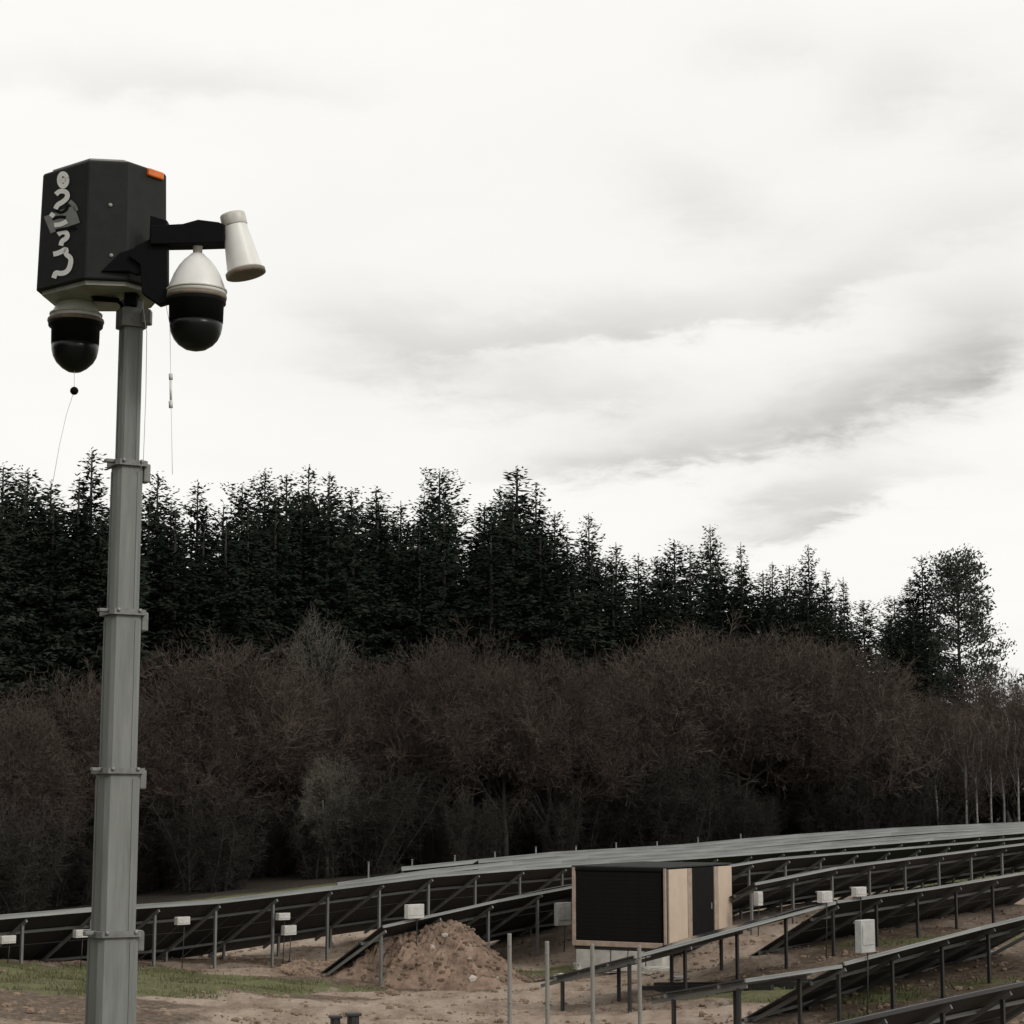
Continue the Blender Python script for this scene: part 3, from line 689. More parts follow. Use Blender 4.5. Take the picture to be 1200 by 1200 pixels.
# control box on top
def box_head():
    top = [(47,7.99),(101,7.80),(151,7.825),(195,7.99),(178,8.28),(72,8.28)]
    zt, zb = P(101,186,7.80).z, P(101,327,7.80).z
    cx = P(118,260,8.0).x
    th = thing('control_box', 'black tapered control box with white vertical lettering on top of the mast', 'control box', (cx, 8.02, zb))
    pl = [(P(px, 262, Y).x-cx, Y-8.02) for px, Y in top]; n_ = len(pl)
    lv = []
    for sc_, z in ((1.035, 0.0), (1.03, 0.012), (0.985, zt-zb-0.012), (0.965, zt-zb)):
        lv.append([Vector((x*sc_, y*sc_, z)) for x, y in pl])
    v = [p for q in lv for p in q]; f = []
    for i in range(3):
        for k in range(n_): f.append((i*n_+k, i*n_+(k+1)%n_, (i+1)*n_+(k+1)%n_, (i+1)*n_+k))
    f += [tuple(reversed(range(n_))), tuple(range(3*n_, 4*n_))]
    hs = obj('housing', mesh_from('housing', v, f), M['black'], th)
    md = hs.modifiers.new('edges', 'BEVEL'); md.width = 0.008; md.segments = 2
    Hh = zt-zb
    v = [Vector((x*0.93, y*0.93, z)) for z in (-0.018, -0.0005) for x, y in pl]
    f = [(k, (k+1)%n_, n_+(k+1)%n_, n_+k) for k in range(n_)] + [tuple(reversed(range(n_))), tuple(range(n_, 2*n_))]
    obj('underside_panel', mesh_from('underside_panel', v, f), M['under'], th)
    v = [Vector((x*0.80-0.005, y*0.80, z)) for z in (Hh-0.001, Hh+0.016) for x, y in pl]
    obj('lid', mesh_from('lid', v, f), M['under'], th)
    # a point on a side face: face k, u along it, z height, lifted by e
    def on(k, u, z, e=0.002):
        t = z/Hh; sc_ = 1.03+(0.985-1.03)*t
        a = Vector((*pl[k], 0))*sc_; b2 = Vector((*pl[(k+1)%n_], 0))*sc_; p = a.lerp(b2, u)
        nn = Vector(((b2-a).y, -(b2-a).x, 0)).normalized()
        return Vector((p.x, p.y, z)) + nn*e
    # lettering: strokes in photo pixels on the left face
    def uv(px, py):
        z = None; best = None
        Y = 7.90
        for _ in range(6):
            w = P(px, py, Y); z = w.z-zb; t = z/Hh; sc_ = 1.03+(0.985-1.03)*t
            xa, xb = pl[0][0]*sc_+cx, pl[1][0]*sc_+cx; u = (w.x-xa)/(xb-xa)
            Y = 8.02 + sc_*(pl[0][1]+u*(pl[1][1]-pl[0][1]))
        return u, z
    def strokes(name, lines, wpx, key, e=0.0025):
        bm = bmesh.new()
        for ln in lines:
            q = [Vector(p) for p in ln]
            for _ in range(2 if len(q) > 2 else 0):                       # round the corners off
                q = [q[0]] + [w for a_, b_ in zip(q, q[1:]) for w in (a_.lerp(b_, 0.25), a_.lerp(b_, 0.75))] + [q[-1]]
            L, Rr = [], []
            for i, p in enumerate(q):
                d = (q[min(i+1,len(q)-1)]-q[max(i-1,0)]).normalized(); nn = Vector((-d.y, d.x))
                L.append(p+nn*wpx/2); Rr.append(p-nn*wpx/2)
            A = [bm.verts.new(on(0, *uv(p.x, p.y), e)) for p in L]; B = [bm.verts.new(on(0, *uv(p.x, p.y), e)) for p in Rr]
            for i in range(len(q)-1): bm.faces.new((A[i], A[i+1], B[i+1], B[i]))
        return obj(name, bm_mesh(name, bm), M[key], th)
    def ell(cx_, cy_, rx, ry, n=14, a0=0, a1=360): return [(cx_+rx*math.cos(math.radians(a0+(a1-a0)*k/n)), cy_+ry*math.sin(math.radians(a0+(a1-a0)*k/n))) for k in range(n+1)]
    strokes('letter', [ell(74.5,211,4.6,7.5,16,-20,340), [(71,213),(78,210)]], 5.4, 'print')
    strokes('letter', [[(66,228),(71,223.5),(79,225),(80,231.5),(74,237),(68,240),(65.5,245)]], 5.6, 'print')
    strokes('emblem', [[(56,264),(73,257),(91,251)]], 21.0, 'printg')
    strokes('emblem', [[(82,236),(88,241),(90,247)]], 5.0, 'printg')
    strokes('letter', [[(66,247),(72,250),(79,246),(80,241)], [(66,270.5),(78,268),(90,267)], [(62,257),(70,254),(78,255)]], 3.6, 'black2', 0.0035)
    strokes('letter', [[(64.5,264),(72,263.5),(79.5,259.5)], [(60,250.5),(64.5,254)]], 5.2, 'print', 0.0045)
    strokes('letter', [[(68.5,275),(73,271.5),(79.5,273),(79.5,279),(73,282.5),(72,288)]], 5.6, 'print')
    strokes('letter', [[(63,298),(70,296.5),(79,291),(77,298),(84,302),(83,312),(79,319),(71,321),(66,319),(63.5,326)]], 5.8, 'print')
    # orange marker on the upper right edge
    b_ = obj('marker_light', box_mesh('marker_light', (0.085, 0.02, 0.032), 0.006), M['orange'], th)
    b_.location = on(2, 0.66, Hh-0.022, 0.004); dd = on(2,1,0)-on(2,0,0); b_.rotation_euler = (0, 0, math.atan2(dd.y, dd.x))
    for u, z in ((0.55, 0.62*Hh), (0.6, 0.20*Hh)):
        o = obj('screw', lathe_mesh('screw', [(0.007,0.003),(0.009,-0.003)], 10), M['under'], th); o.location = on(1, u, z, 0.003); o.rotation_euler = (math.pi/2, 0, 0)
    # mounting arm: back plate, boom to the right, shadow plate
    loc = lambda px, py, Y: P(px, py, Y) - Vector((cx, 8.02, zb))
    def poly_plate(name, pts, Y, dep, key):
        v = [loc(px, py, Y) for px, py in pts] + [loc(px, py, Y)+Vector((0,dep,0)) for px, py in pts]; k = len(pts)
        f = [tuple(range(k)), tuple(reversed(range(k, 2*k)))] + [(i, k+i, k+(i+1)%k, (i+1)%k) for i in range(k)]
        bm = bmesh.new(); vs = [bm.verts.new(p) for p in v]; [bm.faces.new([vs[i] for i in q]) for q in f]
        o = obj(name, bm_mesh(name, bm), M[key], th); md = o.modifiers.new('edges', 'BEVEL'); md.width = 0.004; md.segments = 2; return o
    poly_plate('mounting_plate', [(176,252),(196,258),(196,354),(186,357),(166,343),(164,310),(150,300),(160,287),(175,280)], 7.78, 0.05, 'black2')
    poly_plate('boom', [(176,264),(214,262),(232,257),(256,260),(263,263),(262,284),(230,285),(176,286)], 7.76, 0.10, 'black2')
    poly_plate('bracket_shadow_plate', [(118,318),(140,296),(176,284),(176,318),(160,322),(150,318)], 7.795, 0.025, 'black2')  # thin dark plate stands in for the bracket's shadow on the box
    bm = bmesh.new(); pts = []
    for k in range(60):
        a = k*0.75; pts.append(loc(106+k*0.5, 349-2*math.sin(k*0.05), 8.02) + Vector((0, 0.018*math.cos(a), 0.018*math.sin(a))))
    tube(bm, pts, 0.005, 6); obj('coiled_cable', bm_mesh('coiled_cable', bm, True), M['collar'], th)
    bm = bmesh.new(); tube(bm, [loc(98,338,8.05), loc(112,350,8.0), loc(138,352,8.0), loc(146,362,7.97)], 0.011, 8); obj('cable_gland', bm_mesh('cable_gland', bm, True), M['black2'], th)
    o = obj('spigot_bracket', box_mesh('spigot_bracket', (0.05, 0.08, 0.16), 0.006), M['black2'], th); o.location = loc(155, 338, 7.98)
    return th
box_head()

def dome_camera(px, Y, ys, rs, label, stem_y):
    """ys, rs: profile heights and radii in photo pixels"""
    k = Y/F/1.01
    base = P(px, ys['bottom'], Y); th = thing('dome_camera', label, 'camera', base)
    def pr(lst): return [(r*k, P(px, y, Y).z-base.z) for r, y in lst]
    obj('stem', lathe_mesh('stem', pr(stem_y), 20), M['whited'], th)
    cap = obj('cap', lathe_mesh('cap', pr(rs['cap'])), M['white'], th)
    r0, yb = rs['cap'][-1]
    obj('seam', lathe_mesh('seam', pr([(r0+0.6, yb-6),(r0+0.6, yb-4)])), M['whited'], cap)
    obj('rim', lathe_mesh('rim', pr(rs['rim'])), M['rim'], th)
    hb = obj('lens_housing', lathe_mesh('lens_housing', pr(rs['house'])), M['black2'], th)
    obj('dome', lathe_mesh('dome', pr(rs['dome'])), M['bubble'], th)
dome_camera(229, 7.81, {'bottom': 411}, {
    'cap': [(8,298),(11,301),(16,305),(22,312),(28,322),(33,334),(35.5,342),(36,346)], 'rim': [(36.3,346.5),(36.5,349),(35.8,351.5)],
    'house': [(35.5,351.5),(35.5,356),(33,358),(32.5,378)], 'dome': [(32,378),(31.6,384),(30,391),(26.5,398),(21,404),(13,409),(5,411),(1,411.3)]},
    'white capped dome camera with smoked bubble under the black boom', [(9,284),(10,287),(6,289),(5.5,300)])
dome_camera(87, 8.12, {'bottom': 437}, {
    'cap': [(10,340),(14,345),(19,351),(25,360),(29,368),(31,374)], 'rim': [(33.5,374.5),(34,377),(33,379)],
    'house': [(33,379),(32.5,383),(29,386),(28.6,404)], 'dome': [(28.4,404),(27.8,411),(26,418),(22,425),(15,431.5),(8,435.5),(1,437)]},
    'dome camera with smoked bubble hanging below the lettered control box', [(8,332),(8,346)])

# white horn loudspeaker at the end of the boom
def horn():
    Y = 7.80; k = Y/F/1.01; top = P(272, 250, Y); bot = P(288, 321, Y); ax = (bot-top); L = ax.length
    th = thing('horn_loudspeaker', 'white flared horn loudspeaker tilted down at the end of the black boom', 'loudspeaker', bot)
    q = (top-bot).normalized().to_track_quat('Z', 'Y'); th.rotation_mode = 'QUATERNION'; th.rotation_quaternion = q
    obj('horn', lathe_mesh('horn', [(10*k, L),(13.5*k, L-0.004),(14.5*k, L*0.86),(15*k, L*0.72),(17.5*k, L*0.5),(20*k, L*0.25),(21.5*k, L*0.08),(22*k, 0.012)], 36), M['white'], th)
    obj('rim', lathe_mesh('rim', [(22*k,0.014),(24.5*k, 0.010),(24.5*k, -0.006),(20*k,-0.008)], 36), M['rim'], th)
    obj('driver_cover', lathe_mesh('driver_cover', [(15*k, L*0.98),(15.6*k, L*0.96),(15.6*k, L*0.80),(15*k, L*0.78)], 36), M['whited'], th)
    obj('bracket', box_mesh('bracket', (0.07, 0.035, 0.055), 0.005, (-0.058, 0, L*0.68)), M['whited'], th)
    obj('bolt', lathe_mesh('bolt', [(0.011,0.007),(0.011,-0.007)], 10), M['black2'], th, (0.012, -0.062, L*0.62)).rotation_euler = (math.pi/2, 0, 0)
horn()

# cords hanging beside the mast
th = thing('hanging_cord', 'thin cord with a black ball hanging below the dome camera under the box', 'cord', P(87, 437, 8.1))
o0 = th.location.copy()
obj('string', tube_mesh('string', [P(87,434,8.1)-o0, P(87,458,8.1)-o0, P(78,485,8.1)-o0, P(70,520,8.1)-o0, P(62,565,8.1)-o0], 0.0010, 5), M['cord'], th)
bm = bmesh.new(); bmesh.ops.create_uvsphere(bm, u_segments=14, v_segments=10, radius=0.017); obj('ball', bm_mesh('ball', bm, True), M['black2'], th, P(87,458,8.1)-o0)
th = thing('hanging_cord', 'thin pale cord with sleeves hanging from the boom plate below the capped dome camera', 'cord', P(200, 360, 7.80)); o0 = th.location.copy()
obj('string', tube_mesh('string', [P(193,350,7.80)-o0, P(199,380,7.80)-o0, P(200,440,7.80)-o0, P(201,500,7.80)-o0, P(202,556,7.80)-o0], 0.0010, 5), M['cord'], th)
for ya, yb in ((438,445),(470,478)):
    obj('sleeve', tube_mesh('sleeve', [P(200,ya,7.80)-o0, P(200.3,yb,7.80)-o0], 0.008, 8), M['cord'], th)
obj('sleeve', tube_mesh('sleeve', [P(200,446,7.80)-o0, P(200.3,469,7.80)-o0], 0.005, 8), M['white'], th)
th = thing('signal_cable', 'thin pale cable running straight down the side of the upper mast section', 'cable', P(170, 380, 7.9)); o0 = th.location.copy()
obj('wire', tube_mesh('wire', [P(168,362,7.93)-o0, P(172,390,7.93)-o0, P(171,460,7.93)-o0, P(168,540,7.93)-o0, P(164,552,7.95)-o0], 0.0014, 6), M['cord'], th)

# ------------------------------------------------------------------ trees
def quad_mesh(name, V, quads_n):
    n_ = quads_n; me = bpy.data.meshes.new(name); V = np.asarray(V, np.float32).reshape(-1, 3)
    me.vertices.add(n_*4); me.vertices.foreach_set('co', V.ravel())
    me.loops.add(n_*4); me.loops.foreach_set('vertex_index', np.arange(n_*4, dtype=np.int32)); me.polygons.add(n_)
    me.polygons.foreach_set('loop_start', np.arange(0, n_*4, 4, dtype=np.int32)); me.polygons.foreach_set('loop_total', np.full(n_, 4, np.int32)); me.update()
    return me
def sprays(base, dirv, length, width, r):
    """needle sprays: tapering quads from base along dirv with random roll"""
    n_ = len(base); dirv = dirv/np.linalg.norm(dirv, axis=1, keepdims=True)
    rv = r.normal(0, 1, (n_, 3)); sd = np.cross(dirv, rv); sd /= np.linalg.norm(sd, axis=1, keepdims=True)+1e-9
    L = length[:,None]; W = width[:,None]
    a = base - sd*W*0.25; b = base + dirv*L*0.45 - sd*W*0.5; c = base + dirv*L; d = base + dirv*L*0.45 + sd*W*0.5
    return np.stack([a, b, c, d], 1)
def conifer(seed, H=24.0, R=3.3, open_=0.0):
    r = np.random.RandomState(seed); Q = []; bm = bmesh.new()
    tube(bm, [(0,0,-1),(0.05,0,H*0.4),(0,0.04,H*0.75),(0,0,H)], 0.30, 7, 0.03)
    h = 1.8; ex = r.uniform(0.44, 0.66); drs = r.uniform(0.7, 1.8)
    while h < H-0.25:
        f = (h-1.8)/(H-1.8); rad = R*(1-f)**ex*(0.70+0.55*r.rand())*(1+0.16*math.sin(h*1.1+seed))+0.08; nb = r.randint(6, 9) if f < 0.92 else r.randint(3, 5)
        a0 = r.uniform(0, 6.28)
        for k in range(nb):
            if r.rand() < open_: continue
            a = a0+6.283*k/nb+r.normal(0, 0.25); L = rad*r.uniform(0.55, 1.22)
            if r.rand() < 0.06: L *= 1.3
            rise = 0.45*f-0.14*drs+r.normal(0, 0.12)+(0.9*(f-0.88)/0.12 if f > 0.88 else 0); ns = max(5, int(L*15))
            s = (np.arange(ns)+r.rand(ns))/ns; s = s**0.75
            x = L*s; z = h + x*rise - 0.10*L*s*s*1.4*(1-f) + 0.06*L*s**3
            p = np.stack([np.cos(a)*x, np.sin(a)*x, z], 1) + r.normal(0, 0.09, (ns, 3))*(0.4+s[:,None])
            yaw = a + r.normal(0, 0.75, ns); drp = -0.45*drs*(1-f)+r.normal(0, 0.35, ns)+0.5*max(0, f-0.7)
            dv = np.stack([np.cos(yaw), np.sin(yaw), drp], 1)
            ln = (0.30+0.42*(1-s)+0.15*r.rand(ns))*(0.45+0.65*(1-f)); Q.append(sprays(p, dv, ln*1.3, ln*0.44, r))
        h += 0.30+0.16*(1-f)+0.12*r.rand()
    # leader
    n_ = 26; zz = np.linspace(H-1.3, H+0.25, n_); aa = r.uniform(0, 6.28, n_)
    dv = np.stack([np.cos(aa)*0.8, np.sin(aa)*0.8, np.full(n_, 0.75)], 1); Q.append(sprays(np.stack([np.zeros(n_), np.zeros(n_), zz], 1), dv, 0.08+0.32*(H+0.3-zz)/1.5, np.full(n_, 0.09), r))
    Q = np.concatenate(Q); me = quad_mesh('conifer_crown', Q, len(Q)); me.materials.append(M['needle'])
    tr = bm_mesh('conifer_trunk', bm, True); tr.materials.append(M['bark'])
    return tr, me
def pine(seed, H=20.0):
    r = np.random.RandomState(seed); Q = []; bm = bmesh.new(); tube(bm, [(0,0,-1),(0.15,0,H*0.4),(-0.1,0.1,H*0.7),(0.1,0,H)], 0.26, 7, 0.04)
    for i in range(66):
        f = 0.26+0.74*(i+r.rand())/66; h = H*f; a = i*2.4+r.normal(0, 0.3); L = (4.4*max(0.0, math.sin(math.pi*min(0.97, (f-0.08)*1.0)))**0.75+0.5)*r.uniform(0.5, 1.05)
        e = Vector((math.cos(a)*L, math.sin(a)*L, h+L*r.uniform(0.0, 0.3))); tube(bm, [(0,0,h-0.3),(e.x*0.5, e.y*0.5, h+0.1),(e.x, e.y, e.z)], 0.06, 4, 0.015)
        for c in range(4):
            q = np.array([e.x, e.y, e.z])*1.0; w = r.uniform(0.35, 1.05); q = q*np.array([w, w, 1]) + np.array([0,0,-(1-w)*0.3]) + r.normal(0, 0.35, 3)
            n_ = 70; p = q + r.normal(0, 1, (n_, 3))*np.array([0.55, 0.55, 0.22]); dv = r.normal(0, 1, (n_, 3)) + np.array([math.cos(a), math.sin(a), 0.5]); ln = r.uniform(0.18, 0.4, n_)
            Q.append(sprays(p, dv, ln, ln*0.45, r))
    Q = np.concatenate(Q); me = quad_mesh('pine_crown', Q, len(Q)); me.materials.append(M['needle2']); tr = bm_mesh('pine_trunk', bm, True); tr.materials.append(M['bark'])
    return tr, me
def strips(A, B, wa, wb, r):
    """thin flat twigs from A to B"""
    d = B-A; rv = r.normal(0, 1, A.shape); sd = np.cross(d, rv); sd /= np.linalg.norm(sd, axis=1, keepdims=True)+1e-9
    wa = np.asarray(wa).reshape(-1,1); wb = np.asarray(wb).reshape(-1,1)
    return np.stack([A-sd*wa, A+sd*wa, B+sd*wb, B-sd*wb], 1)
def bare_tree(seed, H=12.0, R=4.2, key='twig', trunk_key='bark', dens=1.0, slim=False):
    """leafless broadleaf: limbs fork outward, fine twigs fill a domed crown"""
    r = np.random.RandomState(seed); bm = bmesh.new(); th = H*(0.22 if not slim else 0.55)
    tr = 0.02*H if not slim else 0.011*H
    tube(bm, [(0,0,-0.8),(0.05*r.normal(),0.05*r.normal(),th*0.6),(0.15*r.normal(),0.15*r.normal(),th),(0.3*r.normal(),0.3*r.normal(),H*0.62)], tr, 8, tr*0.35)
    Q = []; lim = []
    nl = 11 if not slim else 9
    for k in range(nl):
        a = 6.283*k/nl*1.618+r.normal(0, 0.3); h0 = th*r.uniform(0.6, 1.7) if not slim else H*r.uniform(0.3, 0.8)
        el_ = r.uniform(0.35, 1.35); L = H*r.uniform(0.42, 0.66)
        c = np.array([math.cos(a)*math.cos(el_)*R/H*2.6, math.sin(a)*math.cos(el_)*R/H*2.6, math.sin(el_)*0.9+0.2]); c /= np.linalg.norm(c)
        p0 = np.array([0, 0, min(h0, H*0.55)]); pts = [p0]; d = c.copy()
        for q in range(5):
            d = d + r.normal(0, 0.14, 3) + np.array([0,0,0.06]); d /= np.linalg.norm(d); pts.append(pts[-1]+d*L/5)
        pts = np.array(pts); 
        # keep the crown inside a dome
        for i in range(len(pts)):
            rr = math.hypot(pts[i,0], pts[i,1]); lim_r = R*max(0.15, math.sqrt(max(0.02, 1-((pts[i,2]-H*0.5)/(H*0.52))**2)))
            if rr > lim_r: pts[i,:2] *= lim_r/rr
            pts[i,2] = min(pts[i,2], H)
        tube(bm, [tuple(p) for p in pts], 0.006*H if not slim else 0.0016*H, 5, 0.012 if not slim else 0.006); lim.append(pts)
    def along(pl, u):
        x = u*(len(pl)-1); i = min(int(x), len(pl)-2); return pl[i]+(pl[i+1]-pl[i])*(x-i), (pl[i+1]-pl[i])/np.linalg.norm(pl[i+1]-pl[i])
    for pl in lim:
        for j in range(int(13*dens)):
            p, d = along(pl, r.uniform(0.22, 1.0)); out = np.array([p[0], p[1], 0.0]); out /= np.linalg.norm(out)+1e-6
            d2 = d*0.55+r.normal(0, 0.55, 3)+out*0.3+np.array([0,0,0.22]); d2 /= np.linalg.norm(d2); L2 = R*r.uniform(0.22, 0.50)
            k2 = 3; bp_ = [p]
            for q in range(k2):
                d2 = d2 + r.normal(0, 0.2, 3)+np.array([0,0,0.05]); d2 /= np.linalg.norm(d2); bp_.append(bp_[-1]+d2*L2/k2)
            bp_ = np.array(bp_); Q.append(strips(bp_[:-1], bp_[1:], [0.026,0.02,0.014], [0.02,0.014,0.009], r))
            n3_ = 15; A, B = [], []
            for q in range(n3_):
                p3, dd = along(bp_, r.uniform(0.1, 1.0)); d3 = dd*0.7+r.normal(0, 0.5, 3)+np.array([0,0,0.2]); d3 /= np.linalg.norm(d3); e3 = p3+d3*R*r.uniform(0.10, 0.24)
                A.append(p3); B.append(e3)
                for w in range(3):
                    u = r.uniform(0.2, 0.9); p4 = p3+(e3-p3)*u; d4 = d3+r.normal(0, 0.55, 3); d4 /= np.linalg.norm(d4); A.append(p4); B.append(p4+d4*R*r.uniform(0.05, 0.13))
            A, B = np.array(A), np.array(B); Q.append(strips(A, B, np.full(len(A), 0.011), np.full(len(A), 0.006), r))
    ns = int((8500 if not slim else 1200)*dens); u = r.uniform(0, 6.283, ns); w_ = r.uniform(-0.35, 1.0, ns); cr = np.sqrt(1-w_**2)
    dn = np.stack([np.cos(u)*cr, np.sin(u)*cr, w_], 1); lump = 1+0.10*np.sin(3*u+seed)+0.08*np.sin(5*w_+2*u)+0.05*np.sin(9*u+7*w_)
    rad_ = (r.uniform(0.45, 1.0, ns)**0.45)*lump; Ap = dn*rad_[:,None]*np.array([R*0.86, R*0.86, H*0.42])+np.array([0,0,H*0.54])
    dv = dn*0.8+r.normal(0, 0.6, (ns,3))+np.array([0,0,0.15]); dv /= np.linalg.norm(dv, axis=1, keepdims=True)
    Bp = Ap+dv*(r.uniform(0.2, 0.6, ns)*H/12)[:,None]; Q.append(strips(Ap, Bp, np.full(ns, 0.012), np.full(ns, 0.005), r))
    Q = np.concatenate(Q); me = quad_mesh('bare_crown', Q, len(Q)); me.materials.append(M[key])
    t_ = bm_mesh('bare_trunk', bm, True); t_.materials.append(M[trunk_key])
    return t_, me

CON = [(conifer(20+k, 24.0, (3.0,3.9,3.4,4.4,3.6,3.2,4.1,3.0,3.7)[k]), 24.0) for k in range(9)]
CONO = (conifer(61, 24.0, 3.0, 0.30), 24.0)
PIN = (pine(41), 20.0)
BAR = [(bare_tree(70+k, 12.0, 4.3+0.35*(k%3)), 12.0) for k in range(6)]
PAL = (bare_tree(90, 12.0, 3.4, 'twigb', 'twigb', 0.7), 12.0)
SLM = [(bare_tree(95+k, 12.0, 2.2, 'twig', 'birch', 0.55, True), 12.0) for k in range(3)]
def plant(kind, name, X, Y, H, label, cat, group, wide=1.0, rz=None):
    (tm, cm), H0 = kind; g = gz(X, Y)
    e = thing(name, label, cat, (X, Y, g-0.05), rng.uniform(0, 6.28) if rz is None else rz, group)
    s = H/H0; e.scale = (s*wide, s*wide, s)
    for nm, me in (('trunk', tm), ('crown', cm)):
        o = bpy.data.objects.new(nm, me); C.objects.link(o); o.parent = e
    return e
def plant_tip(kind, name, px, py, Y, *a, **k):
    p = P(px, py, Y); H = p.z-gz(p.x, Y); return plant(kind, name, p.x, Y, H, *a, **k)
def wood_y(px): return 128 + 38*px/1200.0

TIPS = [(-70,560),(-30,575),(4,546),(33,552),(60,566),(108,528),(140,580),(185,556),(232,565),(262,592),(284,570),(311,552),(336,558),(362,547),(386,556),(412,574),(441,572),(470,590),
        (497,580),(515,553),(568,592),(586,572),(606,549),(628,570),(650,602),(690,604),(722,638),(748,650),(770,655),(790,634),(832,617),(868,638),(905,660),(925,664),(947,640),(968,668),(988,678),
        (1048,700),(1066,684),(1080,652),(1240,715),(1290,700)]
SPECIAL = {(108,528): 'dark conifer rising above its neighbours just beside the mast', (515,553): 'lone pointed conifer with a notch of sky beside it',
           (606,549): 'broad dark conifer, the tallest of the middle of the wood', (832,617): 'narrow conifer with a thin bare tip on the lower part of the skyline',
           (947,640): 'conifer with a needle-thin tip beyond the largest bare crown', (1080,652): 'dark conifer standing right beside the airy grey pine'}
GC = 'dark conifers along the skyline of the wood'
for i, (px, py) in enumerate(TIPS):
    Y = wood_y(px) + rng.uniform(-3, 5); k = CON[i%len(CON)]
    sp = SPECIAL.get((px, py))
    nar = 0.95 if py > 610 else (1.35 if (px, py) == (606,549) else 1.12)
    plant_tip(k, 'conifer', px, py+1, Y, sp or 'dark pointed conifer in the closed skyline of the wood', 'tree', None if sp else GC, wide=nar*rng.uniform(0.8, 1.25))
tx = [t[0] for t in TIPS]; ty = [t[1] for t in TIPS]
def skyline(px): return max(float(np.interp(px+q, tx, ty)) for q in (-18, 0, 18))
GB = 'dark conifers filling the wood below the skyline'
px = -90
while px < 1290:
    if not (535 < px < 556) and not (1015 < px < 1040) and not (1085 < px < 1235):
        plant_tip(rng.choice(CON), 'conifer', px, skyline(px)+rng.uniform(6, 34), wood_y(px)+rng.uniform(-7, -3), 'dark lower conifer inside the wood below the skyline', 'tree', GB, wide=rng.uniform(1.15, 1.5))
    px += rng.uniform(24, 34)
px = -80
while px < 1290:
    plant_tip(rng.choice(CON), 'conifer', px, skyline(px)+rng.uniform(18, 50)+(60 if 1085 < px < 1240 else 0), wood_y(px)+rng.uniform(7, 14), 'dark lower conifer inside the wood below the skyline', 'tree', GB, wide=rng.uniform(1.2, 1.5))
    px += rng.uniform(30, 42)
plant_tip(PIN, 'pine', 1122, 655, wood_y(1120)-3, 'airy grey-green pine with sky showing through its crown', 'tree', None, wide=0.86, rz=0.6)

# bare broadleaf trees along the edge of the wood
def edge_y(px): return 116 + 34*px/1200.0
BT = [(-50,800,1.1),(20,815,1.0),(75,785,1.05),(140,800,1.0),(205,775,1.0),(262,745,1.15),(325,772,1.0),(395,790,0.9),(440,770,1.0),(505,748,1.1),(550,738,0.95),(592,775,0.9),(640,752,1.05),(668,790,0.8),
      (722,775,0.9),(765,740,1.1),(815,728,1.15),(860,742,1.0),(905,735,1.15),(955,740,1.15),(1000,758,1.0),(1040,800,0.9),(1085,805,0.85),(1175,785,1.0),(1215,790,1.0),(1130,830,0.8)]
for i, (px, py, w) in enumerate(BT):
    lab, grp = 'leafless brown broadleaf tree at the edge of the wood', 'bare brown trees at the edge of the wood'
    if (px, py) == (815,728): lab, grp = 'largest domed bare brown crown, rising above the cabin roof', None
    if (px, py) == (262,745): lab, grp = 'rounded bare brown tree rising next to the mast behind the long panel row', None
    plant_tip(BAR[i%len(BAR)], 'bare_tree', px, py, edge_y(px)+rng.uniform(-2.5, 2.5), lab, 'tree', grp, wide=w)
plant_tip(PAL, 'bare_tree', 372, 712, edge_y(372)+5, 'pale thin bare tree reaching up among the dark conifers', 'tree', None, wide=0.7)
plant_tip(PAL, 'bare_tree', 385, 880, edge_y(385)-5, 'small pale bare tree before the dark wood above the long panel row', 'tree', None, wide=1.0)
for px, py in ((1096,850),(1128,838),(1143,860),(1158,845),(1172,832),(1190,842),(1208,838),(1225,850)):
    plant_tip(SLM[rng.randrange(3)], 'birch', px, py, edge_y(px)-rng.uniform(4, 9), 'slender birch with pale trunk where the wood thins out', 'tree', 'pale birches at the thin end of the wood')

# bare trees behind the birches
for px, py in ((1100,812),(1138,835),(1170,815),(1205,820),(1240,810),(1185,845)):
    plant_tip(rng.choice(BAR), 'bare_tree', px, py, edge_y(px)+rng.uniform(4, 9), 'leafless brown tree standing behind the pale birches', 'tree', 'bare trees behind the birches', wide=1.25)
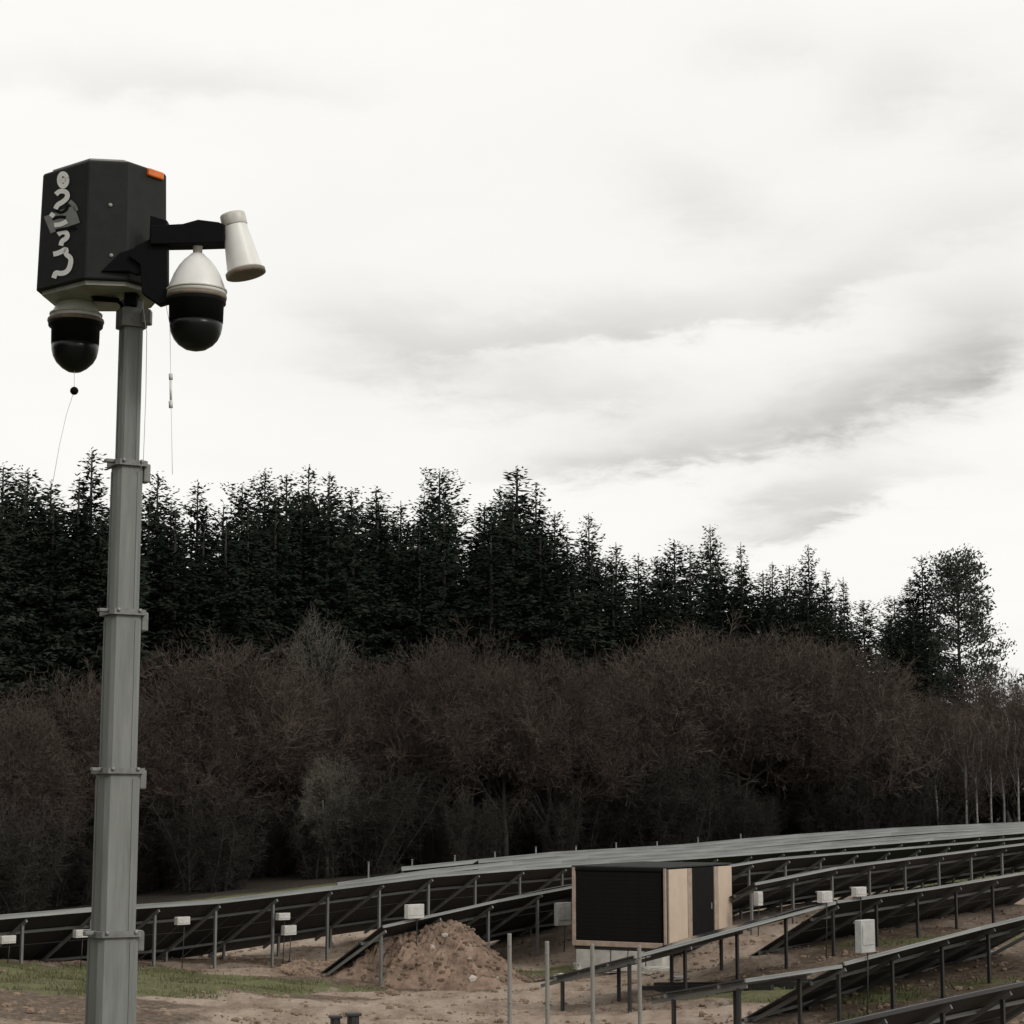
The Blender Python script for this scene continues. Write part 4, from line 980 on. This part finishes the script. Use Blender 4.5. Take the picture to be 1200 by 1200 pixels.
# many-stemmed leafless coppice closing the foot of the wood
def coppice(seed, H=7.0):
    r = np.random.RandomState(seed); Q = []; bm = bmesh.new()
    for k in range(20):
        a = r.uniform(0, 6.283); p = np.array([math.cos(a), math.sin(a), 0])*r.uniform(0.1, 1.6); d = np.array([math.cos(a)*r.uniform(0, .42), math.sin(a)*r.uniform(0, .42), 1.0]); L = H*r.uniform(0.55, 1.0)
        pts = [p-np.array([0,0,.3])]
        for q in range(6):
            d = d+r.normal(0, 0.10, 3); d /= np.linalg.norm(d); pts.append(pts[-1]+d*L/6)
        tube(bm, [tuple(v) for v in pts], r.uniform(0.025, 0.05), 4, 0.01); pts = np.array(pts)
        n_ = 150; u = r.uniform(0.08, 1.0, n_)*5.999; i = u.astype(int); A = pts[i]+(pts[i+1]-pts[i])*(u-i)[:,None]
        dv = r.normal(0, 0.8, (n_,3))+np.array([0,0,0.45]); dv /= np.linalg.norm(dv, axis=1, keepdims=True); B = A+dv*r.uniform(0.3, 1.1, n_)[:,None]
        Q.append(strips(A, B, np.full(n_, 0.012), np.full(n_, 0.005), r))
        A2 = np.repeat(A+(B-A)*0.6, 3, 0); dv = np.repeat(dv, 3, 0)+r.normal(0, 0.6, (n_*3,3)); dv /= np.linalg.norm(dv, axis=1, keepdims=True)
        Q.append(strips(A2, A2+dv*r.uniform(0.15, 0.5, n_*3)[:,None], np.full(n_*3, 0.009), np.full(n_*3, 0.004), r))
    Q = np.concatenate(Q); me = quad_mesh('coppice_crown', Q, len(Q)); me.materials.append(M['stem']); t_ = bm_mesh('coppice_stems', bm, True); t_.materials.append(M['bark'])
    return t_, me
COP = [(coppice(200+k), 7.0) for k in range(4)]
px = -70
while px < 1110:
    Y = edge_y(px)+rng.uniform(-6.0, 2.0); X = P(px, 1000, Y).x
    plant(rng.choice(COP), 'coppice_shrub', X, Y, rng.uniform(3.5, 7.5), 'leafless many-stemmed shrub between the trunks at the foot of the wood', 'shrub', 'coppice shrubs at the foot of the wood', wide=rng.uniform(0.9, 1.4))
    px += rng.uniform(20, 34)

# posts of the boundary fence showing over the last rows
for px, py in ((432,1011),(483,1008),(533,1003),(580,999),(628,993),(675,992),(722,988),(770,987),(818,982),(868,978)):
    s_ = 36.5; t = t_on_line(px, py, s_); q = A0 + N*s_ + D*t; topp = P(px, py, q.y); g = gz(topp.x, topp.y); h = max(1.6, topp.z-g)
    th = thing('boundary_post', 'thin grey fence post standing behind the last panel row', 'post', (topp.x, topp.y, topp.z-h), 0, 'boundary fence posts behind the rows')
    obj('stake', tube_mesh('stake', [(0,0,-0.6),(0,0,h)], 0.045, 7, 0.04), M['post'], th)
    obj('cap', box_mesh('cap', (0.11,0.11,0.04), 0.008, (0,0,h+0.02)), M['post'], th)

# unseen conifer belt added to darken the left side of the mast
for x, y, h in ((-17,13,17),(-19,8,20),(-16,3,18),(-18,-2,21),(-15,-7,19),(-17,-12,20),(-12,-14,18),(-22,14,20),(-23,4,22),(-22,-7,21)):
    plant(rng.choice(CON), 'conifer', x, y, h, 'unseen dark conifer added beside the field to shade the mast', 'tree', 'unseen conifers added to shade the mast', wide=1.2)
